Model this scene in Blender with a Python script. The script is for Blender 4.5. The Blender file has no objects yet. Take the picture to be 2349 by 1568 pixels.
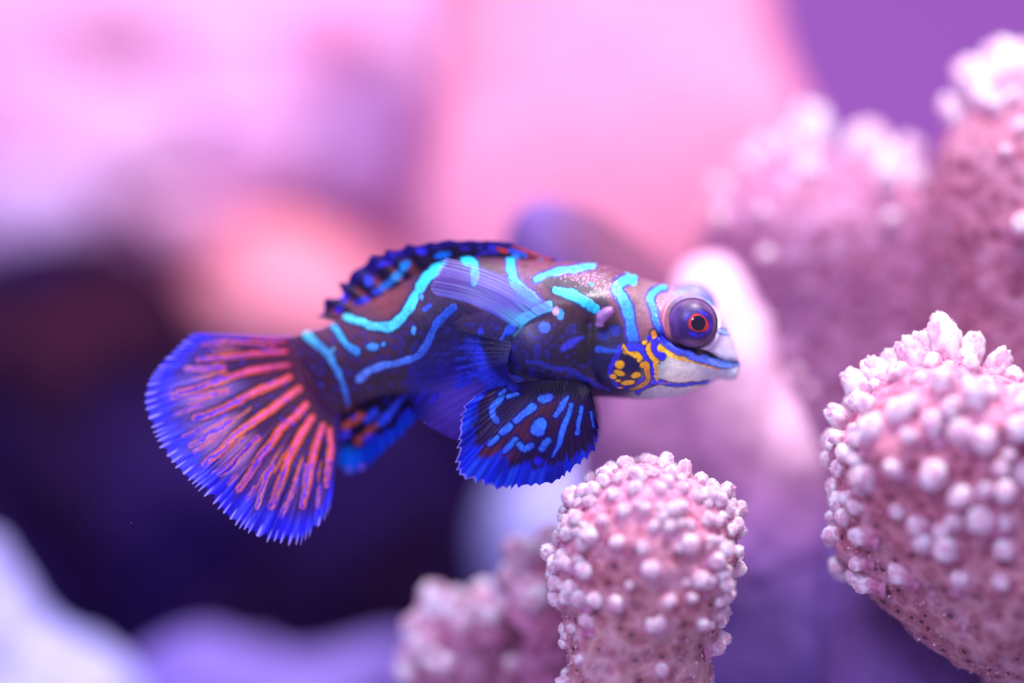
import bpy, math, random
import numpy as np
from mathutils import Vector, Matrix, Quaternion
from mathutils.bvhtree import BVHTree

random.seed(7)
RNG = np.random.default_rng(7)
scene = bpy.context.scene
COL = scene.collection

# ------------------------------------------------------------------ camera, light, exposure (1 unit = 1 cm)
D = 40.0                       # camera to fish plane
S = 0.005                      # cm per layout unit at the fish plane
CX, CY = 1174.5, 784.0
cam_d = bpy.data.cameras.new('camera')
cam = bpy.data.objects.new('camera', cam_d); COL.objects.link(cam)
cam.location = (0, -D, 0); cam.rotation_euler = (math.radians(90), 0, 0)
cam_d.sensor_width = 36; cam_d.lens = 36 * D / (2349 * S)
cam_d.clip_start = 0.1; cam_d.clip_end = 500
cam_d.dof.use_dof = True
cam_d.dof.focus_distance = D - 0.22
cam_d.dof.aperture_fstop = (cam_d.lens * 1e-3) / 5.0
cam_d.dof.aperture_blades = 0
scene.camera = cam

world = bpy.data.worlds.new('World'); scene.world = world; world.use_nodes = True
wb = world.node_tree.nodes['Background']
wb.inputs[0].default_value = (0.68, 0.52, 1.0, 1); wb.inputs[1].default_value = 0.66

def area(name, loc, target, size, power, color):
    l = bpy.data.lights.new(name, 'AREA'); l.shape = 'DISK'; l.size = size; l.energy = power; l.color = color
    o = bpy.data.objects.new(name, l); COL.objects.link(o); o.location = loc
    o.rotation_euler = (Vector(target) - Vector(loc)).to_track_quat('-Z', 'Y').to_euler()
    return o
area('tank_lamp', (7, -6, 24), (2.5, 0, 0), 4.5, 9000, (1.0, 0.91, 0.94))
area('blue_fill', (-7, -19, 15), (1, 0, -1), 7, 4600, (0.72, 0.66, 1.0))  # frontal fill, added to brighten the corals
area('back_fill', (-4, 3, 25), (-3, 14, 3), 10, 3000, (1.0, 0.84, 0.95))  # added fill, aimed to light the background rocks

scene.view_settings.view_transform = 'Standard'; scene.view_settings.look = 'None'
scene.view_settings.exposure = 0; scene.view_settings.gamma = 1
scene.render.engine = 'CYCLES'
cy = scene.cycles
cy.use_denoising = True
cy.max_bounces = 6; cy.diffuse_bounces = 3; cy.glossy_bounces = 3; cy.transparent_max_bounces = 8; cy.transmission_bounces = 3
cy.caustics_reflective = False; cy.caustics_refractive = False

# ------------------------------------------------------------------ helpers
def W(px, py, y):
    k = S * (D + np.asarray(y, float)) / D
    return np.stack(np.broadcast_arrays((np.asarray(px, float) - CX) * k, np.asarray(y, float), (CY - np.asarray(py, float)) * k), -1)
def inv(P):
    k = S * (D + P[..., 1]) / D
    return CX + P[..., 0] / k, CY - P[..., 2] / k
# coordinates read off enlarged views of the photograph -> layout units
def zt(p): p = np.array(p, float); return np.stack([305.9 + p[:, 0] * .3707, 703.5 + p[:, 1] * .3707], -1)      # tail
def zb(p): p = np.array(p, float); return np.stack([672.9 + p[:, 0] * .2344, 520 + p[:, 1] * .2344], -1)        # body
def zh(p): p = np.array(p, float); return np.stack([1162.3 + p[:, 0] * .2344, 520 + p[:, 1] * .2344], -1)       # head
def zp(p): p = np.array(p, float); return np.stack([734.1 + p[:, 0] * .2865, 795.2 + p[:, 1] * .2865], -1)      # pelvic, anal
def zc(p): p = np.array(p, float); return np.stack([887 + p[:, 0] * .3906, 978.8 + p[:, 1] * .3906], -1)        # middle coral
def zr(p): p = np.array(p, float); return np.stack([1774 + p[:, 0] * .571, 672.9 + p[:, 1] * .571], -1)         # right coral
def ze(p): p = np.array(p, float); return np.stack([1345.8 + p[:, 0] * .195, 611.7 + p[:, 1] * .195], -1)       # eye

def lin(c):
    c = np.array(c, float) / 255.0
    return np.where(c <= 0.04045, c / 12.92, ((c + 0.055) / 1.055) ** 2.4)
def sstep(a, b, x):
    t = np.clip((x - a) / (b - a), 0, 1); return t * t * (3 - 2 * t)

def _hash(ix, iy, iz, seed):
    h = (ix.astype(np.int64) * 374761393 + iy.astype(np.int64) * 668265263 + iz.astype(np.int64) * 2147483647 + seed * 974634777) & 0xffffffff
    h = ((h ^ (h >> 13)) * 1274126177) & 0xffffffff
    h = h ^ (h >> 16)
    return (h & 0xffff) / 65535.0
def vnoise(P, scale=1.0, seed=0):
    P = np.asarray(P, float) * scale + 1000.0
    i = np.floor(P).astype(np.int64); f = P - i; f = f * f * (3 - 2 * f)
    r = 0
    for dx in (0, 1):
        for dy in (0, 1):
            for dz in (0, 1):
                w = (f[..., 0] if dx else 1 - f[..., 0]) * (f[..., 1] if dy else 1 - f[..., 1]) * (f[..., 2] if dz else 1 - f[..., 2])
                r = r + w * _hash(i[..., 0] + dx, i[..., 1] + dy, i[..., 2] + dz, seed)
    return r * 2 - 1
def fbm(P, scale=1.0, seed=0, oct=4, gain=.5):
    a, r, n = 1.0, 0, 0
    for k in range(oct):
        r = r + a * vnoise(P, scale * 2 ** k, seed + k * 17); n += a; a *= gain
    return r / n

def catmull(pts, n):
    pts = np.array(pts, float)
    p = np.vstack([2 * pts[0] - pts[1], pts, 2 * pts[-1] - pts[-2]])
    m = len(pts) - 1
    t = np.linspace(0, m, n); i = np.clip(t.astype(int), 0, m - 1); f = (t - i)[:, None]
    a, b, c, d = p[i], p[i + 1], p[i + 2], p[i + 3]
    return 0.5 * ((2 * b) + (-a + c) * f + (2 * a - 5 * b + 4 * c - d) * f ** 2 + (-a + 3 * b - 3 * c + d) * f ** 3)
def resample(pts, n):
    q = catmull(pts, max(len(pts) * 24, 48))
    L = np.concatenate([[0], np.cumsum(np.linalg.norm(np.diff(q, axis=0), axis=1))])
    t = np.linspace(0, L[-1], n)
    return np.stack([np.interp(t, L, q[:, k]) for k in range(q.shape[1])], -1)

class Paint:
    """colour of a surface's own pattern, laid out in the layout units of the photograph"""
    def __init__(s, X, Y, base):
        s.X, s.Y = X, Y
        s.c = np.tile(lin(base), (len(X), 1)); s.a = np.ones(len(X)); s.h = np.zeros(len(X))
        q = np.stack([X, Y, X * 0], -1)
        s.w1 = vnoise(q, .06, 3); s.w2 = vnoise(q, .06, 9); s.w3 = vnoise(q, .2, 5); s.w4 = vnoise(q, .2, 6)
    def mix(s, m, col, alpha=None):
        m = np.clip(m, 0, 1)
        s.c = s.c * (1 - m[:, None]) + lin(col) * m[:, None]
        if alpha is not None: s.a = s.a * (1 - m) + alpha * m
    def zone(s, cx, cy, rx, ry, col, k=1.0, ang=0, soft=1.0, alpha=None):
        c, n = math.cos(ang), math.sin(ang)
        dx, dy = s.X - cx, s.Y - cy
        d = np.sqrt(((dx * c + dy * n) / rx) ** 2 + ((-dx * n + dy * c) / ry) ** 2)
        s.mix(k * (1 - sstep(1 - .6 * soft, 1 + .6 * soft, d)), col, alpha)
    def blob(s, cx, cy, rx, ry, col, ang=0, soft=1.8, wob=1.2, k=1.0, alpha=None, raise_=0):
        c, n = math.cos(ang), math.sin(ang)
        dx, dy = s.X - cx + s.w3 * wob, s.Y - cy + s.w4 * wob
        d = np.sqrt(((dx * c + dy * n) / rx) ** 2 + ((-dx * n + dy * c) / ry) ** 2)
        m = 1 - sstep(-soft, soft, (d - 1) * min(rx, ry))
        s.mix(m * k, col, alpha); s.h += m * raise_
    def dist(s, pts, wob=1.5):
        X, Y = s.X + s.w1 * wob + s.w3 * wob * .5, s.Y + s.w2 * wob + s.w4 * wob * .5
        best = np.full(len(X), 1e9); tt = np.zeros(len(X))
        seg = np.linalg.norm(np.diff(pts, axis=0), axis=1); L = np.concatenate([[0], np.cumsum(seg)])
        for i in range(len(pts) - 1):
            a, b = pts[i], pts[i + 1]; v = b - a; vv = v @ v + 1e-9
            t = np.clip(((X - a[0]) * v[0] + (Y - a[1]) * v[1]) / vv, 0, 1)
            d = np.hypot(X - a[0] - t * v[0], Y - a[1] - t * v[1])
            m = d < best; best[m] = d[m]; tt[m] = (L[i] + t[m] * seg[i]) / L[-1]
        return best, tt
    def stroke(s, pts, w, col, col2=None, edge=None, ew=3.0, soft=1.7, wob=2.4, k=1.0, alpha=None, raise_=0, smooth=True, brk=0):
        pts = np.array(pts, float)
        if smooth and len(pts) > 2: pts = catmull(pts, len(pts) * 4)
        d, t = s.dist(pts, wob)
        w = np.interp(t, np.linspace(0, 1, len(w)), w) if hasattr(w, '__len__') else w
        w = w / 2 * getattr(s, 'thin', 1.0)
        if edge is not None: s.mix((1 - sstep(w + ew * .1, w + ew * 2.4, d)) * k * .95, edge)
        m = (1 - sstep(w - soft, w + soft, d)) * k
        if brk: m = m * (1 - brk * sstep(.0, .45, vnoise(np.stack([s.X, s.Y, s.X * 0], -1), .10, 61)))
        c = lin(col) if col2 is None else lin(col) * (1 - t[:, None]) + lin(col2) * t[:, None]
        c = c * (1 + .30 * s.w3 + .22 * s.w1)[:, None]
        s.c = s.c * (1 - m[:, None]) + np.clip(c, 0, 1) * m[:, None]
        if alpha is not None: s.a = s.a * (1 - m) + alpha * m
        s.h += m * raise_

def set_col(me, c, a=None):
    at = me.color_attributes.new('Col', 'FLOAT_COLOR', 'POINT')
    buf = np.ones((len(me.vertices), 4), np.float32); buf[:, :3] = np.clip(c, 0, 1)
    if a is not None: buf[:, 3] = a
    at.data.foreach_set('color', buf.ravel())
def mesh(name, V, F, mat, smooth=True, col=None, alpha=None):
    V = np.asarray(V, np.float32); F = np.asarray(F, np.int32)
    me = bpy.data.meshes.new(name)
    me.vertices.add(len(V)); me.vertices.foreach_set('co', V.ravel())
    k = F.shape[1]
    me.loops.add(F.size); me.loops.foreach_set('vertex_index', F.ravel())
    me.polygons.add(len(F)); me.polygons.foreach_set('loop_start', np.arange(0, F.size, k, dtype=np.int32))
    me.polygons.foreach_set('use_smooth', np.full(len(F), smooth))
    me.update(calc_edges=True)
    if col is not None: set_col(me, col, alpha)
    if mat: me.materials.append(mat)
    return me
def obj(name, me, parent=None):
    o = bpy.data.objects.new(name, me); COL.objects.link(o)
    if parent is not None: o.parent = parent
    return o
def root(name, loc, label, cat, group=None):
    o = bpy.data.objects.new(name, None); COL.objects.link(o); o.location = [float(v) for v in loc]
    o.empty_display_size = .5
    o['label'] = label; o['category'] = cat
    if group: o['group'] = group
    return o
def grid_faces(nu, nv, wrap=False):
    i = np.arange(nu - 1)[:, None]; j = np.arange(nv if wrap else nv - 1)[None, :]
    j2 = (j + 1) % nv
    a = i * nv + j; b = i * nv + j2; c = (i + 1) * nv + j2; d = (i + 1) * nv + j
    return np.stack([a, b, c, d], -1).reshape(-1, 4)
def tri_grid_faces(nu, nv, wrap=False):
    q = grid_faces(nu, nv, wrap); return np.concatenate([q[:, [0, 1, 2]], q[:, [0, 2, 3]]])

def nt(name):
    m = bpy.data.materials.new(name); m.use_nodes = True
    return m, m.node_tree, m.node_tree.nodes['Principled BSDF']
def node(t, kind, **kw):
    n = t.nodes.new(kind)
    for k, v in kw.items():
        if hasattr(n, k): setattr(n, k, v)
        else: n.inputs[k].default_value = v
    return n

# ------------------------------------------------------------------ materials
def skin_mat(name, rough=.5, coat=.14, sss=.12, bump=.25, bscale=22):
    m, t, b = nt(name)
    a = node(t, 'ShaderNodeVertexColor', layer_name='Col')
    tc = node(t, 'ShaderNodeTexCoord')
    n1 = node(t, 'ShaderNodeTexNoise', Scale=14.0, Detail=6.0)
    t.links.new(tc.outputs['Object'], n1.inputs['Vector'])
    mp = node(t, 'ShaderNodeMapRange'); mp.inputs[1].default_value = .3; mp.inputs[2].default_value = .7; mp.inputs[3].default_value = .84; mp.inputs[4].default_value = 1.12
    t.links.new(n1.outputs[0], mp.inputs[0])
    mx = node(t, 'ShaderNodeMix', data_type='RGBA', blend_type='MULTIPLY'); mx.inputs[0].default_value = 1
    t.links.new(a.outputs[0], mx.inputs[6]); t.links.new(mp.outputs[0], mx.inputs[7])
    t.links.new(mx.outputs[2], b.inputs['Base Color'])
    n2 = node(t, 'ShaderNodeTexNoise', Scale=float(bscale), Detail=3.0); t.links.new(tc.outputs['Object'], n2.inputs['Vector'])
    bp = node(t, 'ShaderNodeBump', Strength=bump, Distance=.02); t.links.new(n2.outputs[0], bp.inputs['Height']); t.links.new(bp.outputs[0], b.inputs['Normal'])
    b.inputs['Roughness'].default_value = rough; b.inputs['Coat Weight'].default_value = coat; b.inputs['Coat Roughness'].default_value = .22
    b.inputs['Subsurface Weight'].default_value = sss; b.inputs['Subsurface Radius'].default_value = (1, .6, 1); b.inputs['Subsurface Scale'].default_value = .06
    return m
M_SKIN = skin_mat('fish_skin')
def fin_mat(name, trans=.35, rough=.4):
    m, t, b = nt(name)
    a = node(t, 'ShaderNodeVertexColor', layer_name='Col')
    out = t.nodes['Material Output']
    t.links.new(a.outputs[0], b.inputs['Base Color']); b.inputs['Roughness'].default_value = rough; b.inputs['Specular IOR Level'].default_value = .25
    tc = node(t, 'ShaderNodeTexCoord'); n2 = node(t, 'ShaderNodeTexNoise', Scale=26.0, Detail=4.0)
    t.links.new(tc.outputs['Object'], n2.inputs['Vector'])
    bp = node(t, 'ShaderNodeBump', Strength=.25, Distance=.02); t.links.new(n2.outputs[0], bp.inputs['Height']); t.links.new(bp.outputs[0], b.inputs['Normal'])
    tl = node(t, 'ShaderNodeBsdfTranslucent'); t.links.new(a.outputs[0], tl.inputs[0])
    mx = node(t, 'ShaderNodeMixShader'); mx.inputs[0].default_value = trans
    t.links.new(b.outputs[0], mx.inputs[1]); t.links.new(tl.outputs[0], mx.inputs[2])
    tr = node(t, 'ShaderNodeBsdfTransparent'); m2 = node(t, 'ShaderNodeMixShader')
    t.links.new(a.outputs[1], m2.inputs[0]); t.links.new(tr.outputs[0], m2.inputs[1]); t.links.new(mx.outputs[0], m2.inputs[2])
    t.links.new(m2.outputs[0], out.inputs[0])
    return m
M_FIN = fin_mat('fin_membrane')
def plain(name, col, rough=.5, coat=0, emit=None, sss=0):
    m, t, b = nt(name)
    tc = node(t, 'ShaderNodeTexCoord'); n = node(t, 'ShaderNodeTexNoise', Scale=9.0, Detail=4.0); t.links.new(tc.outputs['Object'], n.inputs['Vector'])
    r = node(t, 'ShaderNodeValToRGB'); c = lin(col)
    r.color_ramp.elements[0].position = .3; r.color_ramp.elements[1].position = .7
    r.color_ramp.elements[0].color = (*(c * .75), 1); r.color_ramp.elements[1].color = (*np.clip(c * 1.2, 0, 1), 1)
    t.links.new(n.outputs[0], r.inputs[0]); t.links.new(r.outputs[0], b.inputs['Base Color'])
    b.inputs['Roughness'].default_value = rough; b.inputs['Coat Weight'].default_value = coat
    if sss: b.inputs['Subsurface Weight'].default_value = sss; b.inputs['Subsurface Scale'].default_value = .1
    return m
M_RAY = plain('ray_violet', (238, 98, 165), .35, .2)
M_PUPIL = plain('pupil_black', (6, 4, 40), .15, .3)
M_POLYP = plain('polyp_pale', (226, 178, 206), .6, 0, sss=.3)

def coral_mat(name, pit=(70, 22, 48), scale=5.6):
    """coral skin: vertex colour, pale netting between reddish cups, dark polyp pits, granular relief"""
    m, t, b = nt(name)
    a = node(t, 'ShaderNodeVertexColor', layer_name='Col')
    tc = node(t, 'ShaderNodeTexCoord')
    wn = node(t, 'ShaderNodeTexNoise', Scale=3.0, Detail=3.0); t.links.new(tc.outputs['Object'], wn.inputs['Vector'])
    add = node(t, 'ShaderNodeMixRGB', blend_type='ADD'); add.inputs[0].default_value = .12
    t.links.new(tc.outputs['Object'], add.inputs[1]); t.links.new(wn.outputs[1], add.inputs[2])
    v = node(t, 'ShaderNodeTexVoronoi', Scale=float(scale)); t.links.new(add.outputs[0], v.inputs['Vector'])
    r = node(t, 'ShaderNodeValToRGB'); e = r.color_ramp.elements
    e[0].position = .17; e[0].color = (*lin(pit), 1); e[1].position = .25; e[1].color = (*lin((238, 195, 215)), 1)
    k = e.new(.40); k.color = (*lin((214, 164, 184)), 1)
    k = e.new(.62); k.color = (1, .97, 1, 1)
    t.links.new(v.outputs['Distance'], r.inputs[0])
    mx = node(t, 'ShaderNodeMix', data_type='RGBA', blend_type='MULTIPLY'); mx.inputs[0].default_value = .85
    t.links.new(a.outputs[0], mx.inputs[6]); t.links.new(r.outputs[0], mx.inputs[7])
    n3 = node(t, 'ShaderNodeTexNoise', Scale=16.0, Detail=5.0); t.links.new(tc.outputs['Object'], n3.inputs['Vector'])
    mp = node(t, 'ShaderNodeMapRange'); mp.inputs[1].default_value = .3; mp.inputs[2].default_value = .7; mp.inputs[3].default_value = .82; mp.inputs[4].default_value = 1.15
    t.links.new(n3.outputs[0], mp.inputs[0])
    mx2 = node(t, 'ShaderNodeMix', data_type='RGBA', blend_type='MULTIPLY'); mx2.inputs[0].default_value = 1
    t.links.new(mx.outputs[2], mx2.inputs[6]); t.links.new(mp.outputs[0], mx2.inputs[7])
    t.links.new(mx2.outputs[2], b.inputs['Base Color'])
    ad = node(t, 'ShaderNodeMath', operation='ADD'); t.links.new(v.outputs['Distance'], ad.inputs[0]); 
    ml = node(t, 'ShaderNodeMath', operation='MULTIPLY'); ml.inputs[1].default_value = .6
    t.links.new(n3.outputs[0], ml.inputs[0]); t.links.new(ml.outputs[0], ad.inputs[1])
    bp = node(t, 'ShaderNodeBump', Strength=.45, Distance=.05); t.links.new(ad.outputs[0], bp.inputs['Height']); t.links.new(bp.outputs[0], b.inputs['Normal'])
    b.inputs['Roughness'].default_value = .65
    b.inputs['Subsurface Weight'].default_value = .3; b.inputs['Subsurface Radius'].default_value = (1, .7, .95); b.inputs['Subsurface Scale'].default_value = .1
    return m
M_CORAL = coral_mat('coral_skin')
M_NUB = coral_mat('coral_tip', pit=(225, 150, 190), scale=1.0)
_b = M_NUB.node_tree.nodes['Principled BSDF']; _b.inputs['Subsurface Weight'].default_value = .6; _b.inputs['Subsurface Scale'].default_value = .16

def rock_mat(name, stops, scale=.25, rough=.8, bump=.6):
    m, t, b = nt(name)
    tc = node(t, 'ShaderNodeTexCoord'); n = node(t, 'ShaderNodeTexNoise', Scale=scale, Detail=5.0, Roughness=.55)
    t.links.new(tc.outputs['Object'], n.inputs['Vector'])
    r = node(t, 'ShaderNodeValToRGB'); e = r.color_ramp.elements
    for i, (p, c) in enumerate(stops):
        k = e[i] if i < 2 else e.new(p)
        k.position = p; k.color = (*lin(c), 1)
    t.links.new(n.outputs[0], r.inputs[0]); t.links.new(r.outputs[0], b.inputs['Base Color'])
    n2 = node(t, 'ShaderNodeTexNoise', Scale=2.0, Detail=8.0); t.links.new(tc.outputs['Object'], n2.inputs['Vector'])
    bp = node(t, 'ShaderNodeBump', Strength=bump, Distance=.3); t.links.new(n2.outputs[0], bp.inputs['Height']); t.links.new(bp.outputs[0], b.inputs['Normal'])
    b.inputs['Roughness'].default_value = rough
    return m

# ================================================================== BACKGROUND
# tank wall far behind
def wall():
    n = 60; u = np.linspace(-60, 60, n)
    X, Z = np.meshgrid(u, u, indexing='ij'); V = np.stack([X, 46 + .4 * fbm(np.stack([X, X * 0, Z], -1), .1, 2), Z], -1).reshape(-1, 3)
    me = mesh('tank_wall', V, grid_faces(n, n)[:, ::-1], rock_mat('tank_wall_violet', [(.35, (180, 108, 196)), (.65, (190, 118, 204))], .04, .7, .1))
    o = obj('tank_back_wall', me); o['kind'] = 'structure'
wall()

def blobmesh(name, outline, y, depth, mat, amp=.25, scale=.4, seed=1, nu=140, nr=60, push=0.0, tilt=0.0, flatness=1.0):
    """a rock whose outline runs through the points given; domed to both sides, with a lumpy surface"""
    q = resample(outline + [outline[0]], nu + 1)[:-1]
    c = q.mean(0)
    V = []; 
    for side in (-1, 1):
        for r in np.linspace(0, 1, nr)[(0 if side == -1 else 1):]:
            rr = math.sin(r * math.pi / 2) if side == -1 else math.cos(r * math.pi / 2)
            hh = math.cos(r * math.pi / 2) if side == -1 else math.sin(r * math.pi / 2)
            p = c + (q - c) * rr
            w = W(p[:, 0], p[:, 1], y + tilt * (p[:, 1] - c[1]) * S)
            w[:, 1] += side * hh ** flatness * depth + push
            V.append(w)
    V = np.array(V); n = len(V)
    Pf = V.reshape(-1, 3); ctr = Pf.mean(0)
    d = Pf - ctr; d /= np.linalg.norm(d, axis=1)[:, None] + 1e-9
    Pf = Pf + d * (fbm(Pf, scale, seed, 5) * amp)[:, None]
    V0 = Pf.reshape(n, nu, 3)
    V0[0] = V0[0].mean(0); V0[-1] = V0[-1].mean(0)
    F = grid_faces(n, nu, True)
    me = mesh(name, V0.reshape(-1, 3), F[:, ::-1], mat)
    return me, ctr
def rock(name, outline, y, depth, mat, label, cat='rock', colfn=None, **kw):
    me, ctr = blobmesh(name, outline, y, depth, mat, **kw)
    # move origin to the centre
    co = np.empty(len(me.vertices) * 3, np.float32); me.vertices.foreach_get('co', co); co = co.reshape(-1, 3) - ctr.astype(np.float32)
    if colfn is not None:
        X_, Y_ = inv(co + ctr); set_col(me, colfn(X_, Y_))
    me.vertices.foreach_set('co', co.ravel()); me.update()
    o = obj(name, me); o.location = [float(v) for v in ctr]; o['label'] = label; o['category'] = cat
    return o
def vc_mat():
    m, t, b = nt('blotched_rock')
    a = node(t, 'ShaderNodeVertexColor', layer_name='Col'); tc = node(t, 'ShaderNodeTexCoord')
    n = node(t, 'ShaderNodeTexNoise', Scale=1.2, Detail=6.0); t.links.new(tc.outputs['Object'], n.inputs['Vector'])
    mp = node(t, 'ShaderNodeMapRange'); mp.inputs[1].default_value = .3; mp.inputs[2].default_value = .7; mp.inputs[3].default_value = .78; mp.inputs[4].default_value = 1.15
    t.links.new(n.outputs[0], mp.inputs[0])
    mx = node(t, 'ShaderNodeMix', data_type='RGBA', blend_type='MULTIPLY'); mx.inputs[0].default_value = 1
    t.links.new(a.outputs[0], mx.inputs[6]); t.links.new(mp.outputs[0], mx.inputs[7]); t.links.new(mx.outputs[2], b.inputs['Base Color'])
    bp = node(t, 'ShaderNodeBump', Strength=.5, Distance=.1); t.links.new(n.outputs[0], bp.inputs['Height']); t.links.new(bp.outputs[0], b.inputs['Normal'])
    b.inputs['Roughness'].default_value = .8
    return m
M_VC = vc_mat()
M_PINK = rock_mat('pink_rock', [(.35, (253, 152, 176)), (.65, (255, 162, 194))], .12, .8, .3)
M_LILAC = rock_mat('lilac_reef', [(.34, (176, 116, 164)), (.44, (232, 160, 204)), (.54, (246, 188, 228)), (.66, (218, 180, 240))], .26, .8, .6)
M_SALMON = rock_mat('salmon_rock', [(.35, (240, 140, 150)), (.65, (250, 160, 178))], .2)
M_CAVE_SHADE = rock_mat('cave_shade_rock', [(.36, (58, 22, 42)), (.48, (28, 11, 38)), (.62, (36, 20, 74))], .22, .9, .3)  # shade of the rock cavity put into near-black colours
M_CAVE_SHADE.node_tree.nodes['Principled BSDF'].inputs['Specular IOR Level'].default_value = .05
M_LAV = rock_mat('lavender_rock', [(.35, (168, 170, 246)), (.65, (196, 200, 255))], .4)
M_BROWN = rock_mat('brown_mauve_rock', [(.35, (104, 50, 88)), (.65, (120, 64, 106))], .4)
M_MAUVE = rock_mat('mauve_rock', [(.35, (104, 62, 120)), (.65, (96, 68, 150))], .35)
M_STRIP = rock_mat('dim_violet_rock', [(.35, (124, 104, 196)), (.65, (150, 130, 220))], .4)
M_VIO = rock_mat('violet_rock', [(.3, (140, 104, 200)), (.7, (170, 130, 224))], .35)

rock('reef_rock', [(-500, -500), (300, -600), (1300, -500), (1450, 200), (1350, 800), (900, 1100), (300, 1000), (-400, 900)], 14, 2.5, M_LILAC,
     'broad lilac and pink reef rock, blurred, filling the upper left background', amp=.9, scale=.33, seed=4, flatness=.4)
rock('pink_rock', [(960, -500), (1400, -520), (1690, -450), (1750, -100), (1790, 120), (1870, 330), (1860, 520), (1700, 700), (1480, 800), (1150, 820), (960, 600), (1000, 200)], 8, 1.6, M_PINK,
     'smooth bright pink rock, blurred, rising in the upper middle behind the fish', amp=.15, scale=.25, seed=5, flatness=.5)
rock('salmon_rock', [(500, 560), (640, 500), (850, 560), (1000, 700), (980, 860), (780, 900), (560, 880), (440, 740)], 10, 1.2, M_SALMON,
     'low salmon pink rock, blurred, just behind the top of the tail fin', amp=.5, scale=.4, seed=6)
rock('cave_shade_rock', [(-300, 640), (40, 610), (200, 575), (370, 625), (490, 750), (620, 850), (860, 860), (1090, 900), (1170, 1080), (1170, 1300), (1090, 1500), (900, 1700), (300, 1750), (-400, 1700)], 9, 2.5, M_CAVE_SHADE,
     'large rock with its cavity shade painted almost black, behind and below the tail fin', amp=.8, scale=.5, seed=7)
rock('white_rock', [(-420, 1240), (-40, 1180), (60, 1290), (130, 1400), (220, 1500), (300, 1640), (200, 1900), (-400, 1900)], 5, 1.6, M_LAV,
     'pale lavender rock, blurred, in the bottom left corner', amp=.5, scale=.6, seed=8)
rock('white_rock', [(220, 1570), (330, 1490), (460, 1440), (560, 1470), (700, 1490), (880, 1470), (1000, 1500), (1020, 1700), (600, 1900), (220, 1800)], 6, 1.3, 
     M_STRIP, 'low pale violet rock, blurred, along the bottom edge under the dark rock', amp=.45, scale=.6, seed=9)
rock('lavender_rock', [(1130, 1120), (1200, 1050), (1330, 1030), (1420, 1130), (1400, 1350), (1250, 1480), (1140, 1380), (1100, 1240)], 8, 1.2, M_LAV,
     'soft lavender rock, blurred, below the pelvic fin beside the middle coral', amp=.15, scale=.5, seed=10)
def hump_col(X, Y):
    t = sstep(1230, 1400, X + 40 * vnoise(np.stack([X, Y, X * 0], -1), .02, 3))[:, None]
    return lin((116, 84, 158)) * (1 - t) + lin((122, 66, 98)) * t
rock('mauve_rock', [(1150, 600), (1180, 500), (1240, 458), (1320, 470), (1400, 505), (1490, 565), (1590, 660), (1640, 740), (1600, 800), (1400, 840), (1200, 830), (1130, 720)], 2.9, .8, M_VC,
     'mauve and violet rounded rock, blurred, rising right behind the back of the fish', amp=.14, scale=.7, seed=11, colfn=hump_col)
rock('violet_rock', [(1380, 900), (1600, 860), (1850, 980), (2000, 1150), (2150, 1300), (2400, 1500), (2500, 1900), (1900, 2000), (1400, 1900), (1330, 1300)], 8, 2.2, M_VIO,
     'large violet rock, blurred, farthest back under the wide mauve coral trunk', amp=.3, scale=.4, seed=12)

# blurred coral heads scattered over the reef behind
for k, (nm, px, py, rx, ry, y, cl, lb) in enumerate([
    ('mound_coral', 240, 330, 210, 150, 11.5, (244, 194, 236), 'big pale lavender coral head, strongly blurred, in the upper left background'),
    ('mound_coral', 590, 330, 170, 130, 11.0, (240, 180, 232), 'soft lilac coral head, strongly blurred, left of the bright pink rock'),
    ('mound_coral', 350, 60, 260, 90, 12.0, (206, 138, 178), 'darker mauve coral head, strongly blurred, at the top edge left of centre'),
    ('mound_coral', 860, 330, 130, 190, 10.0, (222, 166, 228), 'tall violet coral head, strongly blurred, against the left side of the bright pink rock'),
    ('mound_coral', 60, 480, 150, 110, 10.5, (222, 186, 242), 'low bluish lilac coral head, strongly blurred, above the dark rock at the left edge'),
    ('mound_coral', 420, 500, 130, 80, 10.0, (242, 176, 216), 'pink coral head, strongly blurred, just above the top of the dark rock'),
    ('mound_coral', 760, 90, 150, 120, 12.0, (246, 168, 210), 'rose pink coral head, strongly blurred, at the top edge beside the bright pink rock')]):
    a = np.linspace(0, 2 * math.pi, 15)[:-1]; rg = np.random.default_rng(80 + k); q = rg.uniform(.8, 1.2, 14)
    rock(nm, [(px + rx * q[i] * math.cos(v), py + ry * q[i] * math.sin(v)) for i, v in enumerate(a)], y, .7,
         rock_mat('mound_coral_%d' % k, [(.35, tuple(int(v * .82) for v in cl)), (.65, tuple(int(v * .94) for v in cl))], .5), lb, cat='coral', amp=.3, scale=.8, flatness=.6, seed=90 + k)

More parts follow.
